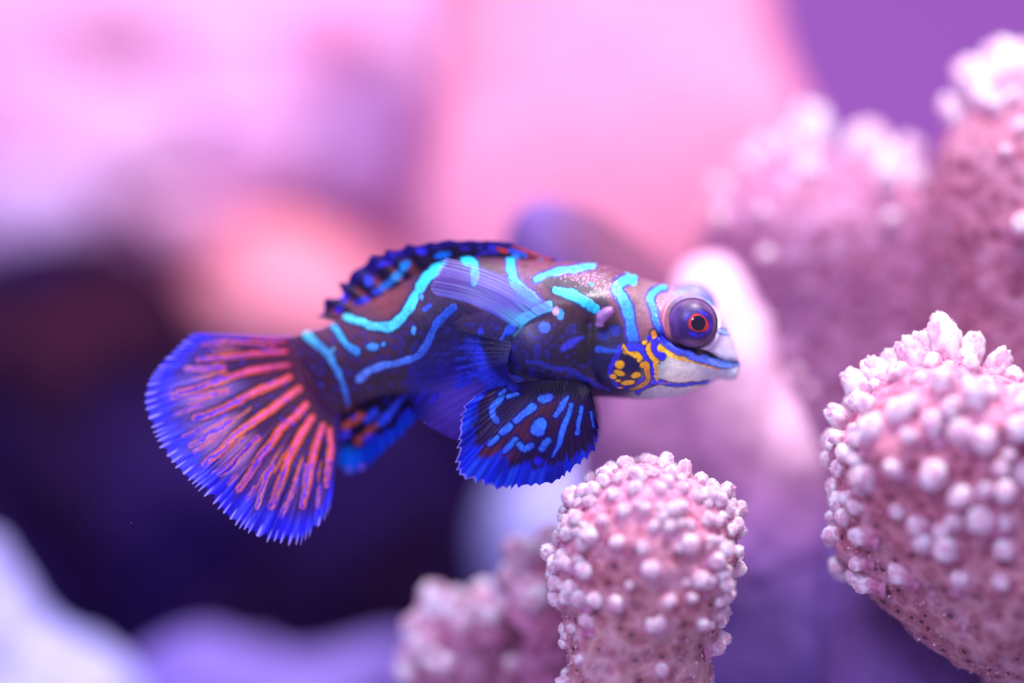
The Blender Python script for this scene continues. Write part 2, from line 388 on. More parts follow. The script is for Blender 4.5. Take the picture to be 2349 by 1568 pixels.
# ================================================================== CORALS
def nub_variant(i):
    """one stubby coral tip, base at the origin, pointing along z, height about 1.25, radius 1"""
    rg = np.random.default_rng(100 + i)
    nu, nv = 40, 44
    t = np.linspace(0, 1, nu); H = 1.25 + .35 * rg.random()
    z = np.concatenate([np.linspace(-.5, H * .5, nu // 2), H * .5 + H * .5 * np.sin(np.linspace(0, math.pi / 2, nu - nu // 2 + 1)[1:])])
    r = np.where(z < H * .5, .9 + .85 * np.exp(-(z + .5) * 2.2), 0)
    top = z >= H * .5; r[top] = 1.0 * np.sqrt(np.clip(1 - ((z[top] - H * .5) / (H * .5)) ** 2, 0, 1)) * (r[nu // 2 - 2])
    th = np.linspace(0, 2 * math.pi, nv, endpoint=False)
    sq = 1 + .1 * rg.random() * np.cos(2 * th + rg.random() * 6)
    V = np.stack([r[:, None] * np.cos(th) * sq, r[:, None] * np.sin(th) * sq, z[:, None] + 0 * th], -1).reshape(-1, 3)
    nrm = np.stack([V[:, 0], V[:, 1], np.clip(V[:, 2] - H * .4, 0, None) * 1.2], -1); nrm /= np.linalg.norm(nrm, axis=1)[:, None] + 1e-6
    V = V + nrm * (fbm(V, 1.3, 40 + i, 2) * .19)[:, None]
    rho = np.hypot(V[:, 0], V[:, 1]); V[:, 2] -= np.where(V[:, 2] > H * .6, .16 * np.exp(-(rho / .26) ** 2), 0)
    # little polyp cups standing proud
    n = 110
    pz = rg.uniform(-.1, H, n); pt = rg.uniform(0, 6.283, n)
    pr = np.interp(pz, z, r); C = np.stack([pr * np.cos(pt), pr * np.sin(pt), pz], -1)
    d = np.sqrt(((V[:, None, :] - C[None]) ** 2).sum(-1)); dm = d.min(1)
    bump = .09 * (1 - sstep(.05, .15, dm)) - .05 * (1 - sstep(0, .05, dm))
    V = V + nrm * bump[:, None]
    k = sstep(-.2, H * .6, V[:, 2] + .12 * fbm(V, 2.5, 70 + i, 2))[:, None]
    lo = lin((214, 146, 184)); hi = lin((255, 250, 255))
    c = lo * (1 - k) + hi * k
    cup = (np.exp(-(rho / .2) ** 2) * (V[:, 2] > H * .6) * .5)[:, None]; c = c * (1 - cup) + lin((222, 140, 176)) * cup
    pit = (np.exp(-(dm / .07) ** 2) * .45 * (1 - k[:, 0] * .7))[:, None]
    c = c * (1 - pit) + lin((190, 90, 120)) * pit
    return mesh('coral_nub', V, grid_faces(nu, nv, True), M_NUB, col=c)
NUBS = [nub_variant(i) for i in range(7)]

def coral(name, path, radii, label, base_top, base_low, cat='coral', nubs_px=(), n_rand=60, nub_r=(.10, .16), up_bias=.3, seed=1, pale=0.0, dark=1.0,
          nu=260, nv=220, flat=.9, amp=.10, fuzz=1500, rand_where=None, tipz=None, lean=(0, 0, .55), group=None, nub_gain=1.3, fuzz_r=(.010, .02), min_d=.22):
    """path: list of (px, py, y); radii in layout units. A branch grown as one skin, knobs are parts on it"""
    rg = np.random.default_rng(seed)
    P = np.array([W(a, b, c) for a, b, c in path]); R = np.array(radii, float) * S
    q = catmull(np.hstack([P, R[:, None]]), nu); C = q[:, :3]; r = q[:, 3]
    # rounded top
    L = np.concatenate([[0], np.cumsum(np.linalg.norm(np.diff(C, axis=0), axis=1))]); Lt = L[-1]
    cap = r[-1] * 1.15
    dtop = Lt - L; k = np.clip(dtop / cap, 0, 1); r = r * np.sqrt(np.clip(1 - (1 - k) ** 2.1, 0, 1))
    T = np.gradient(C, axis=0); T /= np.linalg.norm(T, axis=1)[:, None]
    ex = np.cross(T, np.array([0, 1, 0])); ex /= np.linalg.norm(ex, axis=1)[:, None]; ey = np.cross(ex, T)
    th = np.linspace(0, 2 * math.pi, nv, endpoint=False)
    V = C[:, None] + r[:, None, None] * (np.cos(th)[None, :, None] * ex[:, None] + flat * np.sin(th)[None, :, None] * ey[:, None])
    Vf = V.reshape(-1, 3)
    out = (V - C[:, None]).reshape(-1, 3); out += np.repeat(T * (1 - k)[:, None] ** 2, nv, axis=0) * np.repeat(cap, nu * nv)[:, None]
    out /= np.linalg.norm(out, axis=1)[:, None] + 1e-9
    rs = R.mean()
    Vf = Vf + out * (fbm(Vf, .9 / rs, seed, 3) * amp * rs * 1.6 + fbm(Vf, 5.0, seed + 5, 3) * .035)[:, None]
    V = Vf.reshape(nu, nv, 3); V[-1] = V[-1].mean(0)
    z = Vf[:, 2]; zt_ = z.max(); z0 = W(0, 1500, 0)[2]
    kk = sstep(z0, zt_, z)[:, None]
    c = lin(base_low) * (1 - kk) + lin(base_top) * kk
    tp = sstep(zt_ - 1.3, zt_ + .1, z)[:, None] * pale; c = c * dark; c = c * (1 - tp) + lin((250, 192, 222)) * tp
    mot = sstep(-.1, .5, fbm(Vf, 4.5, seed + 9, 3))[:, None] * .45
    c = c * (1 - mot) + lin((232, 200, 226)) * dark * mot * (.6) + c * mot * .4
    ctr = C[0]
    rt = root(name, ctr, label, cat, group)
    F = grid_faces(nu, nv, True)
    V = V.reshape(-1, 3)
    tree = BVHTree.FromPolygons([tuple(v) for v in V[:].tolist()], F.tolist())
    placed = []; nrec = []
    def put(p, n, rad, stretch=1.0, free=True):
        d = Vector(n) + (Vector(lean) * up_bias * 2 + Vector(rg.normal(0, .12, 3))) * (1 if free else .15); d.normalize()
        o = bpy.data.objects.new('nub', NUBS[rg.integers(len(NUBS))]); COL.objects.link(o); o.parent = rt
        rot = d.to_track_quat('Z', 'Y') @ Quaternion((0, 0, 1), rg.uniform(0, 6.28))
        p = Vector(p) - Vector(ctr)
        o.matrix_basis = Matrix.Translation(p) @ rot.to_matrix().to_4x4() @ Matrix.Diagonal((rad, rad, rad * stretch, 1))
        placed.append(Vector(p)); nrec.append((Vector(p), rad))
    co = Vector((0, -D, 0))
    for it in nubs_px:
        px, py, rad = it[0], it[1], it[2]; st = it[3] if len(it) > 3 else 1.1
        w = W(px, py, 0); d = (Vector(w) - co).normalized()
        h = tree.ray_cast(co, d)
        miss = h[0] is None
        if miss:
            h = tree.find_nearest(Vector(W(px, py, C[len(C) * 3 // 4][1])))
        n = h[1] if h[1].dot(d) < 0 else -h[1]
        # outward normal
        i = int(np.argmin(((C - np.array(h[0])) ** 2).sum(1))); o_ = Vector(h[0]) - Vector(C[i]); n = h[1] if h[1].dot(o_) > 0 else -h[1]
        rad = rad * nub_gain
        if miss:
            tg = Vector(W(px, py, h[0][1])); L_ = (tg - h[0]).length + rad * S * 1.4; rad = max(rad, L_ / S / 3.0)
            put(h[0] - (tg - h[0]).normalized() * rad * S * .8, (tg - h[0]).normalized(), rad * S, min(2.3, max(st, L_ / (rad * S * 1.4))), free=False)
        else:
            put(h[0] - n * rad * S * .35, n, rad * S, st * 1.15)
    tries = 0; cnt = 0
    while cnt < n_rand and tries < n_rand * 60:
        tries += 1
        i = rg.integers(int(nu * .05), nu - 1); j = rg.integers(nv); v = V[i * nv + j]; n = Vector(out[i * nv + j])
        if rand_where is not None and rg.random() > rand_where(v, n, i / nu): continue
        p = Vector(v) - Vector(ctr)
        rad = rg.uniform(*nub_r)
        if any((p - q_).length < min_d * (rad / .13) for q_ in placed): continue
        put(Vector(v) - n * rad * .3, n, rad, rg.uniform(1.0, 1.7)); cnt += 1
    # the branch swells and pales into a collar round every knob
    Q = np.array([p for p, _ in nrec]); QR = np.array([r_ for _, r_ in nrec]); Vl = V - ctr
    col_ = np.zeros(len(V)); 
    for i0 in range(0, len(V), 8000):
        dd = np.sqrt(((Vl[i0:i0 + 8000, None] - Q[None]) ** 2).sum(-1)) / QR[None]
        col_[i0:i0 + 8000] = np.exp(-(np.clip(dd.min(1) - .5, 0, None) / .95) ** 2)
    Vl = Vl + out * (col_ * float(QR.mean()) * .42)[:, None]
    kc = (col_ * .7)[:, None]; c = c * (1 - kc) + lin((228, 164, 196)) * kc
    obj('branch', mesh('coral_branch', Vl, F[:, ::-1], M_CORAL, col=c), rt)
    if fuzz:
        idx = rg.integers(0, len(V), fuzz); 
        base = np.array([(0, 0, 1), (.894, 0, .447), (.276, .851, .447), (-.724, .526, .447), (-.724, -.526, .447), (.276, -.851, .447),
                         (.724, .526, -.447), (-.276, .851, -.447), (-.894, 0, -.447), (-.276, -.851, -.447), (.724, -.526, -.447), (0, 0, -1)])
        fc = np.array([(0, 1, 2), (0, 2, 3), (0, 3, 4), (0, 4, 5), (0, 5, 1), (1, 6, 2), (2, 7, 3), (3, 8, 4), (4, 9, 5), (5, 10, 1), (6, 7, 2), (7, 8, 3), (8, 9, 4), (9, 10, 5), (10, 6, 1), (11, 7, 6), (11, 8, 7), (11, 9, 8), (11, 10, 9), (11, 6, 10)])
        rr = rg.uniform(*fuzz_r, fuzz)
        Pc = V[idx] - ctr + out[idx] * (rr * .5)[:, None]
        VV = (Pc[:, None] + base[None] * rr[:, None, None]).reshape(-1, 3)
        FF = (fc[None] + (np.arange(fuzz) * 12)[:, None, None]).reshape(-1, 3)
        o = obj('polyps', mesh('polyps', VV, FF, M_POLYP), rt); o['kind'] = 'stuff'
    return rt, tree

# middle coral, upright in front below the fish
mid = [(1160, 400, 24), (1280, 340, 22), (1395, 510, 22), (1460, 390, 20), (1600, 390, 20), (1660, 290, 22), (1840, 325, 22), (1940, 450, 26), (2040, 510, 24),
       (1710, 490, 22), (1120, 550, 24), (1030, 530, 20), (1070, 640, 22), (1200, 660, 27), (1360, 700, 22), (1500, 720, 18), (1770, 700, 28), (1560, 600, 18), (1010, 820, 26),
       (1160, 860, 26), (1560, 850, 26), (1070, 1010, 22), (1230, 1030, 24), (1660, 1030, 18), (1880, 930, 20), (1960, 1140, 26), (1850, 1160, 18), (1550, 1180, 20), (1750, 920, 14),
       (1430, 940, 14), (1100, 1190, 15), (1990, 850, 16), (1550, 200, 20), (1650, 180, 20), (1400, 240, 22), (1460, 300, 20), (1750, 230, 22), (1560, 290, 18), (1330, 420, 20), (1820, 420, 20),
       (1880, 560, 20), (1780, 590, 16), (1900, 680, 14), (1270, 560, 16), (1900, 380, 22), (1520, 500, 18), (1620, 540, 16), (1730, 370, 20), (1300, 250, 20), (2000, 360, 22), (1990, 1250, 22), (2010, 620, 18)]
mid = [(*zc([(a, b)])[0], r * .78) for a, b, r in mid]
coral('branching_coral', [(1470, 1750, .0), (1470, 1568, .0), (1472, 1450, -.05), (1475, 1330, -.1), (1488, 1220, -.12), (1492, 1130, -.15), (1490, 1062, -.15)],
      [145, 158, 176, 198, 214, 208, 175], 'thick upright pink coral branch with many small white knobs, below the head of the fish',
      (214, 128, 146), (206, 162, 162), nubs_px=mid, n_rand=235, nub_r=(.045, .10), seed=21, min_d=.15,
      rand_where=lambda v, n, t: (1.0 if v[1] > -.2 or abs(n[0]) > .75 else .25) * (.35 + .65 * t if t > .35 else .25), fuzz=1300, lean=(0.15, 0, .5), amp=.15, flat=.8, pale=.7, dark=.84, nub_gain=1.0)
# small coral to its left, farther back
lft = [(760, 720, 36), (740, 870, 36), (860, 1010, 38), (290, 1000, 36), (400, 1120, 28), (590, 1130, 28), (670, 1060, 22), (200, 1200, 30), (250, 1300, 30), (300, 1400, 28), (130, 1350, 32),
       (350, 1420, 26), (440, 1180, 24), (960, 600, 20), (380, 1020, 28), (230, 1100, 26), (520, 1100, 20), (100, 1440, 28)]
lft = [(*zc([(a, b)])[0], r * .9) for a, b, r in lft]
coral('branching_coral', [(1110, 1800, 1.9), (1090, 1640, 1.9), (1085, 1520, 1.9), (1080, 1420, 1.8), (1070, 1370, 1.8)], [190, 160, 135, 110, 60],
      'small blurred coral branch with swollen pale knobs, left of the middle coral', (170, 100, 140), (160, 105, 140), nubs_px=[n for n in lft if n[0] < 1160], n_rand=18, nub_r=(.11, .15), seed=22, fuzz=300, amp=.12, dark=.85, pale=.3,
      rand_where=lambda v, n, t: 1.0 if v[1] > 1.9 else .0)
coral('branching_coral', [(1290, 1700, 1.5), (1270, 1560, 1.5), (1255, 1440, 1.4), (1235, 1340, 1.4), (1215, 1290, 1.4)], [90, 82, 66, 50, 34],
      'thin blurred coral branch with big white knobs, close against the left of the middle coral', (205, 130, 165), (170, 110, 150), nubs_px=[n for n in lft if n[0] >= 1160], n_rand=8, nub_r=(.1, .14), seed=23, fuzz=200, amp=.1, dark=.95, pale=.3,
      rand_where=lambda v, n, t: 1.0 if v[1] > 1.4 else .0)
# right coral
rgt = [(670, 110, 50, 1.9), (510, 190, 48, 1.3), (810, 200, 50, 1.8), (920, 260, 48, 1.7), (380, 280, 40, 1.4), (290, 330, 38, 1.3), (220, 470, 40, 1.2), (230, 610, 38, 1.1), (370, 400, 42, 1.2), (400, 570, 50),
       (510, 510, 48, 1.2), (640, 540, 45, 1.2), (600, 180, 42, 1.4), (690, 390, 50, 1.4), (820, 450, 55, 1.5), (380, 750, 52), (640, 740, 55), (770, 580, 52, 1.3), (860, 600, 50, 1.3), (960, 560, 52, 1.3),
       (500, 880, 28), (250, 780, 30), (760, 830, 46), (700, 1030, 48), (850, 920, 48), (930, 1030, 42), (750, 1160, 36), (920, 1170, 30), (990, 740, 46), (920, 810, 42), (460, 230, 40, 1.3), (570, 230, 44, 1.3), (740, 260, 40, 1.4),
       (640, 300, 40), (820, 920, 40), (680, 960, 34), (990, 480, 45, 1.4), (1080, 640, 50), (1060, 850, 45), (1120, 500, 50, 1.4)]
rgt = [(*zr([(it[0], it[1])])[0], it[2] * .571 * .92, *(it[3:] or ())) for it in rgt]
coral('branching_coral', [(2820, 2000, .6), (2680, 1750, .5), (2500, 1500, .5), (2340, 1310, .2), (2210, 1140, .05), (2172, 960, .0), (2168, 820, .0)], [170, 185, 215, 262, 285, 262, 150],
      'bright coral head crowded with white finger knobs, on a slanting stem at the right edge', (216, 128, 146), (196, 146, 156), nubs_px=rgt, n_rand=170, nub_r=(.07, .13), seed=24, min_d=.24,
      rand_where=lambda v, n, t: 1.0 if (t > .55 and (v[1] > .5 or abs(n[0]) > .8)) else (.25 if t > .62 else .0), fuzz=1300, lean=(-.1, 0, .6), amp=.2, pale=.55, dark=.8, nub_gain=1.08)
# far corals right
bk = [(1700, 365, 26, 1.1), (1855, 400, 32, 1.1), (1805, 300, 24, 1.1), (1655, 505, 22, 1), (1750, 490, 16, 1), (1760, 590, 18, 1), (1880, 320, 15, 1), (1960, 290, 24, 1.2), (1860, 250, 24, 1.2), (1740, 330, 20, 1.2), (1640, 420, 16, 1.2),
      (1990, 400, 20, 2.4), (2020, 340, 22, 2.4), (2050, 390, 22, 1.8), (2040, 450, 22, 2.2), (2045, 510, 18, 1.3), (2090, 330, 22, 2.0), (1960, 350, 14, 2), (2100, 430, 20, 1.6), (1810, 420, 12), (1700, 640, 12), (1760, 740, 14), (1740, 840, 12), (1830, 860, 14), (1860, 900, 12)]
coral('branching_coral', [(1960, 1750, 4.2), (1940, 1400, 3.9), (1900, 1000, 3.6), (1880, 700, 3.4), (1875, 500, 3.3), (1870, 345, 3.3)], [280, 305, 318, 305, 285, 175],
      'wide mauve coral trunk with a few white tips, blurred, behind the snout of the fish', (190, 128, 170), (144, 100, 152), nubs_px=[n for n in bk if n[0] < 1950], n_rand=5, dark=.9, nub_gain=1.0, nub_r=(.09, .15), seed=25, fuzz=600, amp=.06,
      rand_where=lambda v, n, t: 1.0 if t > .75 and (v[1] > 3.3 or n[2] > .5) else 0)
coral('branching_coral', [(2080, 1300, 3.0), (2075, 900, 2.9), (2068, 640, 2.8), (2055, 480, 2.8), (2045, 400, 2.8)], [150, 160, 160, 140, 90],
      'short coral lobe with long white ridges, wedged between the two blurred mauve trunks', (184, 118, 162), (130, 84, 136), nubs_px=[n for n in bk if n[0] >= 1950], n_rand=5, dark=.9, nub_gain=1.05, nub_r=(.09, .14), seed=27, fuzz=300, amp=.1,
      rand_where=lambda v, n, t: 1.0 if t > .7 and (v[1] > 2.8 or n[2] > .5) else 0)
fr = [(2160, 230, 22), (2225, 190, 24, 1.2), (2300, 180, 24, 1.2), (2265, 240, 24), (2335, 235, 22), (2345, 520, 24), (2310, 350, 12), (2200, 130, 24, 1.3), (2280, 110, 26, 1.3), (2340, 90, 26, 1.3), (2190, 260, 16), (2345, 300, 16), (2250, 160, 20), (2330, 150, 22)]
coral('branching_coral', [(2500, 1750, 2.8), (2460, 1300, 2.7), (2400, 900, 2.4), (2370, 600, 2.2), (2360, 350, 2.1), (2345, 190, 2.0)], [260, 290, 305, 275, 228, 150],
      'tall dark mauve coral trunk with white tips cut off by the top right edge', (190, 118, 146), (136, 84, 130), nubs_px=fr, n_rand=7, dark=.86, nub_gain=1.05, nub_r=(.10, .15), seed=26, fuzz=1200, amp=.06,
      rand_where=lambda v, n, t: 1.0 if t > .8 and (v[1] > 2.6 or n[2] > .4) else 0)
# ridge behind the mouth, its top-lit crest and shaded foot painted in
M_RIDGE = rock_mat('pale_pink_coral', [(.35, (246, 190, 228)), (.65, (252, 222, 238))], .8)
M_DIM = rock_mat('dim_rock', [(.35, (98, 62, 122)), (.65, (122, 92, 170))], .5)
M_MAUVE2 = rock_mat('dusky_mauve_rock', [(.35, (206, 140, 200)), (.65, (226, 156, 210))], .4)
def ridge_light_col(X, Y):
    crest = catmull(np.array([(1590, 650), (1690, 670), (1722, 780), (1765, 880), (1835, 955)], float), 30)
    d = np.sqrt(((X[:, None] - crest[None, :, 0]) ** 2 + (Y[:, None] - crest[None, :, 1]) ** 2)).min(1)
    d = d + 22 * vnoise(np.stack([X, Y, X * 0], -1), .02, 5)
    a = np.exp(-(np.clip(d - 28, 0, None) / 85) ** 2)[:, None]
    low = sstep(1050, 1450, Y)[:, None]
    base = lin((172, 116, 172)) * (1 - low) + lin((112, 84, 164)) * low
    return base * (1 - a) + lin((252, 206, 234)) * a  # light on the crest and shade below it go into the colour
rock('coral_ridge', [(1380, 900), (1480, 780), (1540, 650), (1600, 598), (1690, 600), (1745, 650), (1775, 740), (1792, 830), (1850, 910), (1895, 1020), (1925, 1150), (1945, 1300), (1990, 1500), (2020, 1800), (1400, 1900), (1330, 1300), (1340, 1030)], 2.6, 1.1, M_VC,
     'blurred coral ridge with a crest painted lit right in front of the fish mouth', cat='coral', amp=.14, scale=1.0, seed=13, colfn=ridge_light_col)
rock('violet_rock', [(1900, 1250), (1960, 1160), (2060, 1200), (2200, 1400), (2350, 1700), (2200, 2000), (1800, 2000), (1860, 1500)], 2.0, .8, M_DIM,
     'dim violet rock, blurred, low between the coral ridge and the right coral stem', amp=.15, scale=.8, seed=15)

# ================================================================== FISH
fish_c = W(1130, 750, .3)
fish = root('mandarin_fish', fish_c, 'blue and orange patterned mandarin fish swimming in the centre, seen from its right side', 'fish')
def part(name, V, F, mat, col=None, alpha=None, parent=None):
    return obj(name, mesh(name, np.asarray(V) - fish_c, F, mat, col=col, alpha=alpha), parent or fish)

ST = [  # top, bottom, half width, y of the middle
    ((664, 772), (766, 958), 7, .60), ((680, 768), (778, 948), 15, .59), ((702, 762), (796, 934), 25, .56), ((745, 750), (834, 922), 40, .50), ((800, 716), (898, 910), 58, .45), ((870, 680), (968, 905), 74, .40),
    ((940, 640), (1030, 903), 92, .36), ((1000, 606), (1100, 902), 106, .33), ((1070, 592), (1170, 904), 116, .30), ((1150, 592), (1240, 906), 122, .29), ((1230, 598), (1310, 908), 124, .28),
    ((1320, 603), (1380, 911), 122, .27), ((1390, 611), (1440, 914), 118, .26), ((1450, 631), (1490, 916), 112, .26), ((1510, 652), (1530, 912), 102, .26), ((1570, 668), (1570, 905), 88, .26),
    ((1620, 690), (1606, 893), 74, .26), ((1652, 722), (1638, 874), 60, .26), ((1676, 768), (1668, 866), 44, .26), ((1690, 805), (1686, 862), 30, .26), ((1698, 832), (1695, 852), 12, .26), ((1699, 840), (1698, 844), 3, .26)]
def build_body():
    A = np.array([[t[0], t[1], b[0], b[1], h, y] for t, b, h, y in ST], float)
    nu, nv = 820, 400
    q = resample(A[:, :4], nu)  # even spacing
    # half width and y by x of the middle
    qq = catmull(A, 2000); mx = (qq[:, 0] + qq[:, 2]) / 2
    m = (q[:, 0] + q[:, 2]) / 2
    o = np.argsort(mx); hw = np.interp(m, mx[o], qq[o, 4]); yc = np.interp(m, mx[o], qq[o, 5])
    Tp, Bt = q[:, :2], q[:, 2:]
    th = np.linspace(0, 2 * math.pi, nv, endpoint=False)
    ct, sn = np.cos(th), np.sin(th)
    e = 2 / 2.25
    ce = np.sign(ct) * np.abs(ct) ** e; se = np.sign(sn) * np.abs(sn) ** e
    mid = (Tp + Bt) / 2; hv = (Tp - Bt) / 2
    px = mid[:, None, 0] + ce[None] * hv[:, None, 0]; py = mid[:, None, 1] + ce[None] * hv[:, None, 1]
    # narrower back than flank
    wf = 1 - .22 * (np.clip(ce, 0, 1) ** 2)[None]
    y = yc[:, None] - se[None] * hw[:, None] * S * wf
    V = W(px, py, y)
    Vf = V.reshape(-1, 3); yf = y.reshape(-1); ycf = np.repeat(yc, nv)
    # mirrored pattern coordinate: the far flank carries the same markings
    X, Y = px.reshape(-1), py.reshape(-1)
    ym = ycf - np.abs(yf - ycf)
    kk = (D + ycf) / (D + ym)          # pattern seen on the near flank, at its own depth
    Xp = CX + Vf[:, 0] / (S * (D + yf) / D); Yp = CY - Vf[:, 2] / (S * (D + yf) / D)
    far = yf > ycf
    nrm = np.stack([0 * X, -(se[None] + 0 * px).reshape(-1), (ce[None] + 0 * px).reshape(-1)], -1)
    nrm /= np.linalg.norm(nrm, axis=1)[:, None]
    p = Paint(Xp, Yp, (112, 70, 108))
    # --- ground colours of the skin, belly shadow painted in as dark blue
    p.zone(700, 860, 60, 120, (96, 40, 78), .9)
    p.zone(860, 860, 130, 90, (70, 42, 88), .8)
    p.zone(780, 760, 120, 60, (132, 84, 116), .8)
    p.zone(900, 690, 70, 40, (150, 84, 96), .9)
    p.zone(1000, 790, 80, 110, (40, 28, 92), .85)
    p.zone(1020, 680, 50, 50, (50, 34, 120), .8)
    p.zone(1090, 640, 120, 60, (98, 52, 84), .9)
    p.zone(1230, 640, 90, 50, (160, 92, 122), .9)
    p.zone(1170, 690, 70, 55, (110, 80, 190), .8)
    p.zone(1370, 650, 90, 50, (164, 104, 132), .9, .3)
    p.zone(1330, 690, 90, 26, (120, 56, 62), .9, .45)
    p.zone(1290, 735, 90, 40, (92, 44, 60), .9, .4)
    p.zone(1290, 830, 180, 90, (66, 40, 100), 1.0)
    p.zone(1140, 830, 120, 100, (40, 30, 120), .95)
    p.zone(1360, 790, 70, 60, (40, 22, 56), .9)
    p.zone(1470, 700, 40, 80, (176, 124, 134), .9)
    p.zone(1530, 690, 60, 60, (192, 162, 182), .9)
    p.zone(1512, 745, 22, 60, (196, 128, 142), .8)
    p.zone(1600, 690, 50, 40, (186, 178, 220), .9)
    p.zone(1660, 780, 60, 90, (222, 214, 236), 1.0)
    p.zone(1560, 860, 90, 46, (248, 250, 232), 1.0)
    p.zone(1660, 850, 60, 40, (216, 226, 236), 1.0)
    p.zone(1500, 830, 26, 50, (176, 196, 190), .8)
    p.zone(1520, 903, 80, 20, (214, 224, 232), .9)
    p.zone(1415, 840, 62, 62, (20, 12, 110), 1.0, 0, .5)
    p.zone(1610, 815, 40, 12, (150, 136, 122), .7, .5)
    # brown freckled mottling
    mot = sstep(.05, .5, fbm(np.stack([Xp, Yp, Xp * 0], -1), .045, 21, 4))
    p.c *= (1 - .28 * mot * (1 - sstep(1430, 1500, Xp)))[:, None]
    sp = sstep(.25, .5, vnoise(np.stack([Xp, Yp, Xp * 0], -1), .11, 51)) * (Yp > 740) * (Xp < 1360)
    p.mix(sp * .4, (52, 64, 215))
    p.c = p.c ** 1.28 * np.where(Xp < 1500, .8, 1.0)[:, None]
    p.thin = .88
    NV = (22, 12, 84); CYN = (40, 214, 255); 
    # --- turquoise bands with dark blue edging
    p.stroke(zb([(130, 1070), (250, 1170), (350, 1265), (400, 1360), (450, 1450), (500, 1600), (545, 1740)]), [19, 17, 14, 12, 8], (84, 210, 255), (60, 120, 250), NV, 4, raise_=1)
    p.stroke(zb([(350, 1250), (390, 1200)]), 7, (84, 200, 255), raise_=1)
    p.stroke(zb([(390, 980), (440, 1045), (500, 1120), (550, 1180), (620, 1230)]), [16, 15, 17, 19], (70, 200, 255), (50, 160, 250), NV, 4, raise_=1)
    p.stroke(zb([(520, 890), (620, 930), (720, 965), (850, 985), (960, 985), (1040, 920), (1120, 820), (1180, 710), (1240, 600), (1320, 500), (1400, 420), (1450, 330), (1500, 250)]), [17, 21, 22, 22, 24, 26, 24], (84, 226, 255), (0, 200, 255), NV, 5, raise_=1)
    p.stroke(zb([(640, 1490), (720, 1430), (850, 1370), (1050, 1330), (1170, 1290), (1260, 1220), (1330, 1120), (1370, 1010), (1430, 920), (1560, 800)]), [19, 17, 16, 18, 20, 22], (92, 150, 250), (0, 96, 235), (30, 14, 90), 5, raise_=1)
    for a in [(775, 1180, 14, 9), (880, 1155, 5, 5), (1175, 1020, 6, 10), (1255, 690, 4, 7)]:
        x, y_ = zb([a[:2]])[0]; p.blob(x, y_, a[2] + 4, a[3] + 4, NV); p.blob(x, y_, a[2], a[3], (70, 170, 255), raise_=.6)
    p.stroke(zb([(1280, 820), (1330, 780)]), 10, (40, 90, 240))
    p.stroke(zb([(1690, 330), (1770, 400), (1765, 560)]), [26, 28, 18], (0, 205, 255), (0, 190, 255), NV, 5, raise_=1)
    p.stroke(zh([(30, 330), (50, 450), (70, 540), (140, 620), (250, 700), (340, 790)]), [22, 26, 28, 26, 18], (30, 216, 255), (70, 150, 255), (60, 50, 170), 4, raise_=1)
    p.stroke(zh([(40, 1020), (130, 930), (250, 860), (400, 785)]), [30, 26, 24, 26], (70, 220, 255), (90, 205, 255), (20, 14, 90), 5, raise_=1)
    p.stroke(zb([(2140, 990), (2060, 1100), (2020, 1250), (2030, 1380), (2120, 1470), (2230, 1500)]), [20, 19, 20, 22, 24], (30, 90, 235), (20, 60, 200), (10, 8, 50), 5, raise_=1)
    p.stroke(zb([(1830, 1030), (1830, 1180), (1820, 1330), (1900, 1480)]), [16, 16, 18, 22], (30, 60, 225), (40, 60, 230), k=.8)
    x, y_ = zh([(370, 985)])[0]; p.blob(x, y_, 14, 12, (56, 110, 250), k=.9)
    x, y_ = zh([(525, 865)])[0]; p.blob(x, y_, 8, 12, (60, 170, 255), k=.9)
    x, y_ = zh([(480, 830)])[0]; p.blob(x, y_, 8, 10, (220, 190, 240), k=.8)
    p.stroke(zh([(285, 515), (420, 465), (560, 432), (700, 412), (860, 375)]), [15, 17, 17, 17, 8], (50, 200, 255), (60, 225, 255), (60, 40, 170), 4, raise_=1)
    p.stroke(zh([(770, 350), (840, 385)]), [6, 16], (60, 220, 255))
    p.stroke(zh([(430, 560), (600, 590), (760, 650), (900, 740), (960, 830)]), 40, (30, 10, 50), soft=5, k=.85)
    p.stroke(zh([(480, 632), (600, 665), (720, 725), (800, 775), (865, 810)]), [20, 26, 28, 27, 24], (60, 216, 255), (0, 190, 240), (20, 8, 70), 5, raise_=1.2)
    x, y_ = zh([(828, 567)])[0]; p.blob(x, y_, 6, 4, (0, 170, 230), .5)
    p.stroke(zh([(1250, 500), (1120, 550), (1085, 620), (1150, 730), (1190, 850), (1210, 960), (1235, 1060), (1240, 1180)]), [18, 22, 27, 27, 27, 24, 26, 24], (60, 222, 255), (24, 90, 235), (50, 30, 170), 4.5, raise_=1)
    p.stroke(zh([(1165, 455), (1250, 545)]), [6, 18], (60, 222, 255))
    p.stroke(zh([(1550, 600), (1440, 635), (1405, 720), (1440, 820), (1460, 930), (1490, 1040), (1520, 1110)]), [10, 18, 19, 18, 16, 15, 14], (60, 216, 255), (36, 60, 240), (50, 30, 170), 4, raise_=1)
    p.stroke(zh([(1640, 660), (1730, 640)]), [4, 9], (90, 200, 255), k=.7)
    p.thin = 1.0
    # gill cover: dark blue patch with orange dots
    p.stroke(zh([(1110, 1180), (1050, 1290), (1010, 1400), (1050, 1500), (1110, 1550), (1250, 1550), (1340, 1470)]), 12, (36, 30, 220), soft=2, k=.8)
    p.stroke(zh([(1200, 1180), (1310, 1190), (1355, 1270), (1410, 1350), (1420, 1450), (1430, 1505)]), [16, 17, 14, 14, 15], (40, 44, 250), None, (10, 6, 60), 3)
    p.stroke(zh([(1430, 1505), (1330, 1560), (1290, 1600)]), 12, (50, 60, 250), None, (16, 10, 80), 3)
    p.stroke(zh([(1430, 1500), (1520, 1520), (1700, 1530), (1850, 1515), (1955, 1510)]), [14, 8, 7, 7, 7], (60, 70, 250), (60, 90, 250), (40, 20, 90), 2.5)
